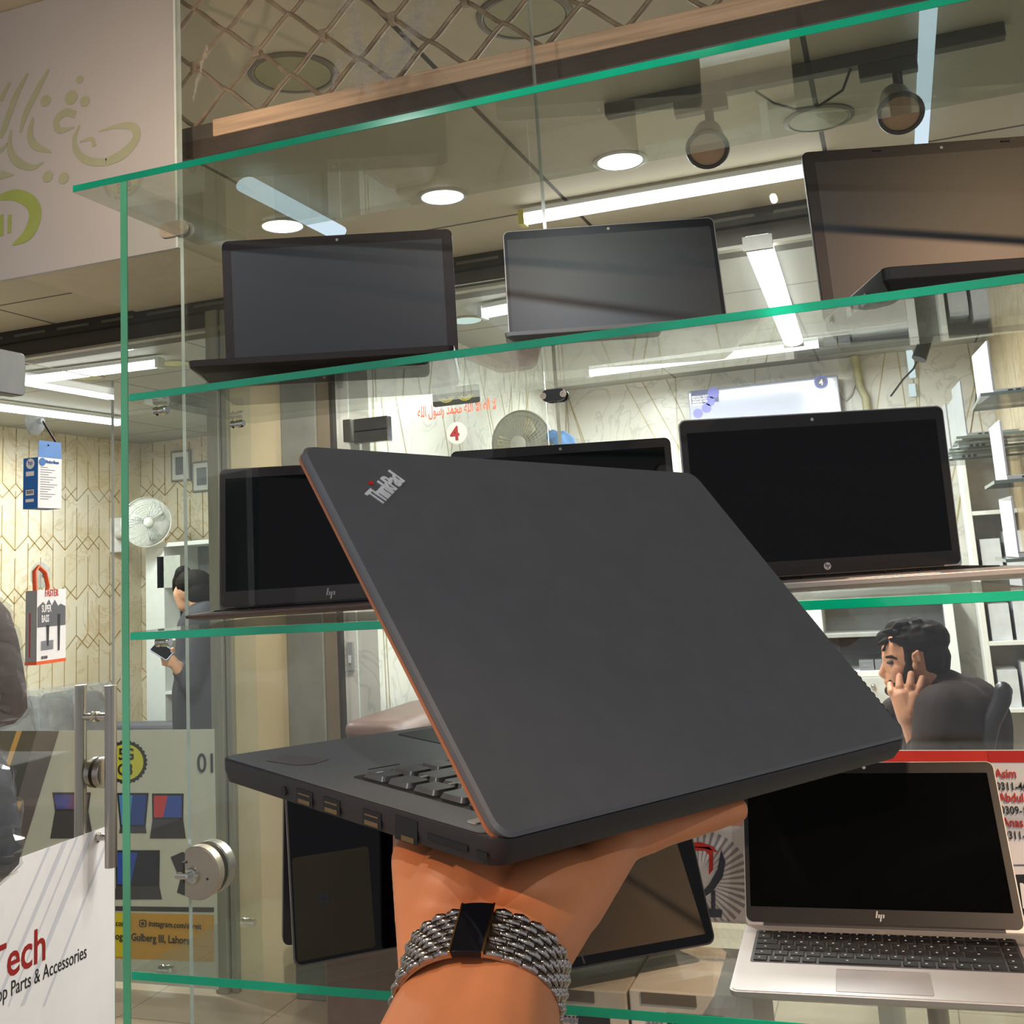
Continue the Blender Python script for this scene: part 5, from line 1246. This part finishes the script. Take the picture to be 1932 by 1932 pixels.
# pale long lamp on the back wall, two pieces
for (a, b) in (((1722, 660), (1722, 712)), ((1723, 724), (1723, 747))):
    A, B = Vector(onY(*a, YBACK - .03)), Vector(onY(*b, YBACK - .03))
    t = thing('wall_lamp', 'short upright strip lamp on the back wall, %s one' % ('upper' if b[1] == 712 else 'lower'), 'lamp', loc=B)
    MB().box(-.018, .018, 0, .02, 0, A.z - B.z).build('diffuser', lamp('pale_strip', (.78, .95, .95), .9), t, bevel=.003)
    MB().box(-.022, .022, .018, .028, -.004, A.z - B.z + .004).build('housing', M_WHITE, t)
# hutch with white frame behind the seated man
YH = YBACK - .35
A, B = Vector(onY(1530, 1128, YH)), Vector(onY(1796, 1128, YH)); w_ = B.x - A.x; ztp = A.z + .03
t = thing('display_hutch', 'white framed wall unit with grey compartments behind the seated man', 'cabinet', loc=(A.x, YH, 0))
z1 = onY(1700, 1195, YH)[2]; z2 = onY(1700, 1264, YH)[2]
MB().box(0, w_, .28, .33, 0, ztp).build('back_board', pbr('grey_back', (128, 132, 132), .5), t)
for xx in (0, w_ - .05): MB().box(xx, xx + .05, 0, .28, 0, ztp).build('upright', M_WHITE, t, bevel=.003)
MB().box(.05, w_ - .05, 0, .28, ztp - .03, ztp).build('top_board', M_WHITE, t, bevel=.003)
MB().box(.05, w_ - .05, .0, .28, z1 - .012, z1 + .012).build('shelf', pbr('grey_shelf', (150, 152, 148), .5), t, bevel=.003)
MB().box(.05, w_ - .05, 0, .28, z2 - .035, z2).build('counter', M_WHITE, t, bevel=.004)
MB().box(.05, w_ - .05, 0, .27, .06, z2 - .035).build('drawer_front', pbr('drawer_white', (186, 186, 180), .45), t, bevel=.004)
kz = onY(1648, 1294, YH); MB().ell((kz[0] - A.x, -.015, kz[2]), .014).build('knob', M_STEEL, t, 60)
t = thing('monitor', 'wide black monitor in the white wall unit behind the man', 'monitor', loc=(A.x + .12, YH + .16, z2))
MB().box(0, w_ - .45, 0, .03, .07, z1 - z2 - .03).build('screen', pbr('dull_black', (48, 48, 52), .3), t, bevel=.003)
MB().box(w_ * .2, w_ * .35, -.04, .07, 0, .012).build('foot', M_DARK, t); MB().box(w_ * .25, w_ * .29, .01, .03, .01, .09).build('stand', M_DARK, t)
for k, (a, b_) in enumerate(((1622, 1652), (1652, 1678))):
    p0, p1 = onY(a, 1262, YH + .03), onY(b_ - 4, 1246, YH + .03)
    t = thing('carton', 'small grey carton on the wall unit counter, %s' % ('left of two' if k == 0 else 'right of two'), 'box', loc=(p0[0], YH + .02, z2))
    MB().box(0, p1[0] - p0[0], 0, .10, 0, p1[2] - p0[2] + .01).build('carton_body', pbr('grey_carton', (110, 112, 116), .6), t, bevel=.002)
    MB().box(.02, p1[0] - p0[0] - .02, -.001, 0, .02, .035).build('label', M_G, t)
# tall white bookcase
YK = YBACK - .55
A, B = Vector(onY(1806, 840, YK)), Vector(onY(1860, 840, YK))
t = thing('bookcase', 'tall narrow white bookcase at the right end of the back wall', 'bookcase', loc=(A.x, YK, 0)); w_ = .34; ht = A.z
MB().box(0, w_, .30, .33, 0, ht).build('back_board', pbr('pale_board', (188, 186, 180), .5), t)
for xx in (0, w_ - .03): MB().box(xx, xx + .03, 0, .30, 0, ht).build('side_board', M_WHITE, t, bevel=.003)
nz = 6
for k in range(nz + 1): MB().box(.03, w_ - .03, 0, .30, ht * k / nz * .98, ht * k / nz * .98 + .022).build('shelf', M_WHITE, t, bevel=.002)
bx = A.x
for k, (zz, n_) in enumerate(((4, 2), (3, 2), (2, 2))):
    for j in range(n_):
        t = thing('white_carton', 'white carton standing in the bookcase, %s compartment, %s' % (('upper', 'middle', 'lower')[k], ('left', 'right')[j]), 'box', loc=(bx + .05 + .12 * j, YK + .03, ht * zz / nz * .98 + .022))
        MB().box(0, .10, 0, .22, 0, ht / nz * (.55 + .1 * j)).build('carton_body', pbr('carton_white', (200, 204, 210), .5), t, bevel=.002)
# wall shelves with open laptops seen edge-on, on the right
M_LIDW = pbr('white_lid', (172, 172, 180), .35); M_LIDG = pbr('grey_lid', (142, 146, 148), .35, .3)
def wall_laptop(label, tn, bn, bf, ya, wdt, mat, shelf=None, ln=.20):
    """tn, bn: photo points of the near top and near bottom corner of the upright lid; bf: direction of the far bottom corner"""
    N0 = Vector(onY(*bn, ya)); N1 = Vector(onY(*bf, ya + wdt * .97)); H_ = Vector(onY(*tn, ya)).z - N0.z
    u = (N1 - N0); u.z = 0; u.normalize(); v = Vector((u.y, -u.x, 0))
    M = Matrix(((u.x, v.x, 0, N0.x), (u.y, v.y, 0, N0.y), (u.z, v.z, 1, N0.z), (0, 0, 0, 1)))
    t = thing('laptop', label, 'laptop', M=M); W_ = wdt
    l_ = MB().prism(rrect(0, W_, .012, H_, .008), -.006, .0, 1).build('lid', mat, t, 40)
    MB().prism(rrect(.01, W_ - .01, .02, H_ - .01, .004), .0, .0008, 1).build('screen', M_SCRG, l_)
    MB().box(0, W_, -.006, ln, .0, .014).build('base', mat, t, bevel=.002)
    q = MB()
    for k in range(3): q.box(-.0006, 0, .04 + .025 * k, .055 + .025 * k, .004, .010)
    q.build('ports', M_INK, t).__setitem__('kind', 'stuff')
    if shelf:
        s = pane('wall_shelf', N0.x - .05, XR, N0.y - .05, N0.y + W_ + .08, N0.z - .012, N0.z - .001, M_SHELF, pbr('smoky_edge', (92, 104, 96), .3))
        tag(s, shelf, 'shelf')
    return t
wall_laptop('white lidded laptop on the uppermost right wall shelf', (1857, 643), (1878, 742), (1853, 790), 3.9, .32, M_LIDW, 'uppermost glass wall shelf at the right edge')
wall_laptop('white lidded laptop on the second right wall shelf', (1882, 792), (1904, 905), (1886, 928), 3.9, .30, M_LIDW, 'second glass wall shelf from the top at the right edge')
wall_laptop('white lidded laptop on the third right wall shelf', (1904, 936), (1926, 1052), (1905, 1068), 3.9, .30, M_LIDW, 'third glass wall shelf from the top at the right edge')
wall_laptop('thin grey laptop on the far wall shelf, nearest of three', (1808, 718), (1827, 823), (1812, 843), 4.9, .30, M_LIDG, 'pale shelf further back beside the bookcase')
wall_laptop('thin grey laptop on the far wall shelf, middle of three', (1795, 752), (1812, 846), (1802, 860), 5.25, .28, M_LIDG, 'pale shelf further back, middle piece')
wall_laptop('thin grey laptop on the far wall shelf, farthest of three', (1785, 760), (1799, 866), (1790, 876), 5.6, .28, M_LIDG, 'pale shelf further back, deepest piece')

# ------------------------------------------------------------------ the seated man
YM = 3.55
def m3(px, py, dy=0.0): return Vector(onY(px, py, YM + dy))
man = thing('person', 'seated man with dark hair and beard in a dark shirt, chin resting on his hand', 'person', loc=m3(1760, 1330))
OM = Vector(man.location)
def m_(px, py, dy=0.0): return m3(px, py, dy) - OM
mb = MB()
Rh = Matrix.Rotation(math.radians(-8), 3, 'Y')
mb.ell(m_(1724, 1228), (.094, .072, .090), Rh)
mb.ell(m_(1702, 1246), (.058, .058, .074), Rh)
mb.ell(m_(1702, 1278), (.048, .046, .048), Rh)
mb.cap(m_(1694, 1298), m_(1716, 1290), .030, .042)
mb.cap(m_(1676, 1240, -.02), m_(1676, 1240, .02), .017)                   # brow
mb.cap(m_(1672, 1248), m_(1665, 1270), .009, .0125)                      # nose bridge to tip
mb.cap(m_(1667, 1273), m_(1678, 1276), .012, .014)
mb.cap(m_(1674, 1287, -.008), m_(1674, 1287, .008), .0095); mb.cap(m_(1677, 1294, -.006), m_(1677, 1294, .006), .0095)
mb.ell(m_(1697, 1264, -.040), (.028, .022, .024))
mb.cap(m_(1738, 1262), m_(1776, 1340), .055, .064)
body_t = MB(); body_t.v = list(mb.v); body_t.f = list(mb.f); body_t.m = list(mb.m)
body_t.cap(m_(1740, 1420, -.10), m_(1714, 1352, -.10), .036, .029)
body_t.cap(m_(1714, 1352, -.10), m_(1702, 1318, -.085), .034, .033); body_t.cap(m_(1714, 1345, -.10), m_(1722, 1318, -.085), .032, .028)
for (a, b, c, dd) in (((1701, 1316), (1697, 1296), (1697, 1277), -.066), ((1714, 1312), (1717, 1292), (1719, 1272), -.070), ((1726, 1318), (1735, 1299), (1740, 1280), -.072), ((1692, 1322), (1682, 1306), (1680, 1292), -.050)):
    body_t.cap(m_(*a, -.088), m_(*b, -.088), .0135, .0125); body_t.cap(m_(*b, -.088), m_(*c, dd - .006), .0125, .0105)
blob('head_and_hand', body_t, M_SKIN2, man, .0032, 2, .4)
ea = MB(); ea.ell(m_(1729, 1240, -.076), (.014, .008, .018), Matrix.Rotation(.25, 3, 'Y')); ea.ell(m_(1727, 1256, -.074), (.009, .007, .013))
ea.cap(m_(1723, 1236, -.084), m_(1731, 1230, -.084), .005, .006); ea.cap(m_(1731, 1230, -.084), m_(1736, 1244, -.083), .006, .005)
blob('ear', ea, M_SKIN2, man, .0022, 1)
M_HAIR = pbr('dark_hair', (24, 19, 16), .75, spec=.15, var=.5, scale=60, bump=.6, stretch=(1, 1, 4))
hr = MB()
hr.ell(m_(1733, 1208), (.092, .079, .066), Rh); hr.ell(m_(1754, 1230), (.054, .074, .078)); hr.cap(m_(1706, 1192), m_(1668, 1204), .044, .024)
hr.cap(m_(1722, 1186), m_(1690, 1188), .036, .032); hr.cap(m_(1714, 1214, -.052), m_(1714, 1248, -.064), .022, .011); hr.cap(m_(1714, 1214, .052), m_(1714, 1248, .064), .022, .011)
hr.cap(m_(1758, 1240), m_(1764, 1272), .056, .042); hr.cap(m_(1662, 1206), m_(1668, 1219), .013, .008)
rn = random.Random(8)
for k in range(46):
    x_ = rn.uniform(1668, 1775); y_ = 1206 - 34 * math.sqrt(max(0, 1 - ((x_ - 1728) / 58) ** 2)) + rn.uniform(0, 30); dy = rn.uniform(-.07, .02)
    hr.cap(m_(x_, y_, dy), m_(x_ - rn.uniform(8, 16), y_ + rn.uniform(-2, 7), dy - .004), .011, .004, n=8)
blob('hair', hr, M_HAIR, man, .0032, 1)
bd = MB()
bd.cap(m_(1716, 1252, -.060), m_(1711, 1284, -.050), .012, .018); bd.cap(m_(1711, 1286, -.046), m_(1690, 1302, -.012), .022, .024); bd.cap(m_(1690, 1302, .0), m_(1708, 1290, .045), .024, .020)
bd.cap(m_(1673, 1282, -.004), m_(1682, 1286, -.026), .0055, .007); bd.cap(m_(1682, 1286, -.028), m_(1688, 1298, -.026), .008, .014); bd.ell(m_(1684, 1303), (.024, .03, .018))
blob('beard', bd, M_HAIR, man, .003, 1)
q = MB(); q.cap(m_(1673, 1240, -.030), m_(1683, 1239, -.050), .0060, .005); q.cap(m_(1683, 1239, -.050), m_(1691, 1243, -.058), .005, .003); q.build('eyebrow', M_HAIR, man, 60)
q = MB(); q.ell(m_(1680, 1250, -.046), (.012, .008, .006)); q.build('eye', M_INK, man, 60)
sh = MB()
sh.cap(m_(1785, 1312), m_(1804, 1345), .080, .095); sh.cap(m_(1806, 1352, -.09), m_(1815, 1470, -.10), .105, .13); sh.cap(m_(1800, 1345, .12), m_(1815, 1480, .10), .115, .13)
sh.cap(m_(1815, 1360), m_(1812, 1520), .14, .15); sh.cap(m_(1775, 1340, -.14), m_(1758, 1440, -.20), .075, .062)
sh.cap(m_(1758, 1440, -.20), m_(1738, 1412, -.11), .055, .043); sh.cap(m_(1765, 1350), m_(1775, 1500), .09, .13)
sh.cap(m_(1775, 1345, .16), m_(1700, 1440, .18), .07, .055); sh.cap(m_(1700, 1440, .18), m_(1688, 1340, .05), .05, .042)
sh.cap(m_(1756, 1320), m_(1792, 1302), .050, .055)
blob('shirt', sh, pbr('umber_shirt', (50, 40, 38), .8, spec=.2, var=.25, scale=9, bump=.6), man, .009, 3)
# office chair behind him, desk in front
t = thing('office_chair', 'black office chair with curved back behind the seated man', 'chair', loc=m3(1880, 1400))
oc = Vector(t.location)
bk = MB(); cpts = [(1893, 1302), (1892, 1318), (1882, 1340), (1870, 1365), (1862, 1400), (1858, 1450)]
for a, b in zip(cpts[:-1], cpts[1:]):
    for dy in (-.16, -.08, 0, .08, .16): bk.cap(m3(*a, dy) - oc, m3(*b, dy) - oc, .026, .026)
blob('backrest', bk, pbr('chair_leather', (38, 38, 42), .35, var=.1), t, .01, 3)
MB().box(-.50, -.02, -.24, .24, .0 - .30, -.22).build('seat', M_DARK, t, bevel=.03)
MB().cyl((-.25, 0, -.30), (-.25, 0, -oc.z + .08), .03).build('column', M_STEEL, t, 40)
for k in range(5):
    a = 2 * math.pi * k / 5; MB().cap((-.25, 0, -oc.z + .09), (-.25 + .27 * math.cos(a), .27 * math.sin(a), -oc.z + .05), .025, .018).build('leg', M_DARK, t, 60)
t = thing('desk', 'pale office desk under the seated man, mostly behind the red banded poster', 'desk', loc=(m3(1640, 1480).x, YM - .45, 0))
MB().box(-.75, .02, 0, .75, .93 - .04, .93).build('desk_top', M_WHITE, t, bevel=.004)
for xx in (-.75, -.02): MB().box(xx, xx + .04, .03, .72, 0, .89).build('side_panel', M_WHITE, t, bevel=.003)

# ------------------------------------------------------------------ the standing person in the left shop
YS = YBACK - 1.15
def s3(px, py, dy=0.0): return Vector(onY(px, py, YS + dy))
st_ = thing('person', 'person in dark clothes standing with head bent over a phone in the left shop', 'person', loc=s3(375, 1300))
OS = Vector(st_.location)
def s_(px, py, dy=0.0): return s3(px, py, dy) - OS
mb = MB(); mb.ell(s_(362, 1108), (.105, .085, .105)); mb.cap(s_(346, 1120), s_(350, 1140), .062, .05); mb.cap(s_(336, 1128), s_(340, 1137), .016, .018)
mb.cap(s_(372, 1125), s_(386, 1165), .062, .07); 
mb.cap(s_(338, 1265, -.22), s_(322, 1242, -.26), .034, .030)
for k in range(4): mb.cap(s_(320, 1245 + k * 3, -.27), s_(306 + k * 1, 1238 + k * 5, -.27 + .015 * k), .016, .013)
mb.cap(s_(324, 1238, -.25), s_(326, 1224, -.27), .016, .012)
mb.cap(s_(345, 1275, -.18), s_(336, 1258, -.22), .036, .034)
blob('head_and_hands', mb, M_SKIN2D, st_, .008, 3)
mb = MB(); mb.ell(s_(366, 1100), (.118, .10, .085)); mb.ell(s_(378, 1116), (.085, .095, .085)); mb.cap(s_(334, 1096), s_(331, 1112), .03, .02); mb.cap(s_(345, 1082), s_(336, 1098), .05, .035)
blob('hair', mb, M_HAIR, st_, .006, 2)
mb = MB(); mb.cap(s_(390, 1175, -.12), s_(392, 1175, .14), .13, .13); mb.cap(s_(392, 1190), s_(388, 1300), .19, .20); mb.cap(s_(388, 1300), s_(386, 1420), .20, .19)
mb.cap(s_(385, 1180, -.17), s_(362, 1290, -.2), .075, .065); mb.cap(s_(362, 1290, -.2), s_(340, 1268, -.2), .060, .045)
mb.cap(s_(386, 1420, -.08), s_(388, 1760, -.09), .13, .08); mb.cap(s_(386, 1420, .1), s_(388, 1760, .1), .13, .08)
blob('clothes', mb, pbr('slate_clothes', (46, 46, 52), .8, var=.12, scale=6), st_, .014, 3)
for dy in (-.1, .1): MB().cap(s_(386, 1775, dy), s_(366, 1790, dy), .05, .045).build('shoe', M_INK, st_, 60)
t = thing('mobile_phone', 'phone held in the hand of the standing person', 'phone', loc=s3(306, 1228, -.28))
M_ = Matrix.Rotation(.5, 4, 'Y') @ Matrix.Rotation(.9, 4, 'X')
MB(M_).prism(rrect(-.070, .070, -.036, .036, .01), -.005, .005).build('case', pbr('phone_grey', (140, 148, 166), .3), t, bevel=.001)
MB(M_).prism(rrect(-.064, .064, -.032, .032, .007), .005, .0055).build('screen', M_SCRG, t)

# ------------------------------------------------------------------ boxes and fittings below the bottom shelf
for nm, lb, pa, pb, y_, col in (('laptop_carton', 'pale carton with a dark band under the bottom shelf behind the watch', (1048, 1862), (1180, 1862), 1.30, (196, 182, 166)), ('laptop_carton', 'wide pale carton with a black picture square under the bottom shelf', (1186, 1866), (1420, 1880), 1.30, (214, 202, 190))):
    A, B = Vector(onY(*pa, y_)), Vector(onY(*pb, y_)); h_ = A.z - .62; w_ = B.x - A.x
    t = thing(nm, lb, 'box', loc=(A.x, y_, .62))
    MB().box(0, w_, 0, .15, 0, h_).build('carton_body', pbr('carton_%d' % col[0], col, .6), t, bevel=.002)
    MB().box(w_ * .30, w_ * .75, -.001, 0, .03, h_ - .022).build('picture_square', pbr('square_black', (48, 46, 46), .4), t)
    MB().box(w_ * .1, w_ * .55, -.0015, 0, h_ - .014, h_ - .002).build('dark_band', pbr('band_brown', (96, 86, 78), .5), t)
    logo_hp(Matrix(((1, 0, 0, w_ * .2), (0, 0, -1, -.002), (0, 1, 0, h_ - .035), (0, 0, 0, 1))), .022, M_G, t)

# ------------------------------------------------------------------ shared group phrases for repeats
GR = {'ceiling_downlight': 'round downlights in the ceilings', 'tube_light': 'tube lights on the ceilings', 'white_carton': 'white cartons in the bookcase', 'wall_shelf': 'glass wall shelves at the right edge',
      'picture_frame': 'framed pictures on the left shop wall', 'wrapped_bag': 'plastic wrapped bags at the left edge', 'wall_lamp': 'strip lamps on the back wall', 'laptop_carton': 'cartons under the bottom shelf',
      'convertible_laptop': 'tent shaped laptops on the bottom shelf', 'carton': 'grey cartons on the wall unit'}
for o in COL.objects:
    if o.parent is None and o.get('category') and not o.get('group'):
        k = o.name.split('.')[0]
        if k in GR: o['group'] = GR[k]
        elif k == 'laptop':
            if 'shelf' in o['label'] and 'wall shelf' not in o['label']: o['group'] = 'laptops on the display cabinet shelves'
            elif 'wall shelf' in o['label']: o['group'] = 'laptops on the right wall shelves'
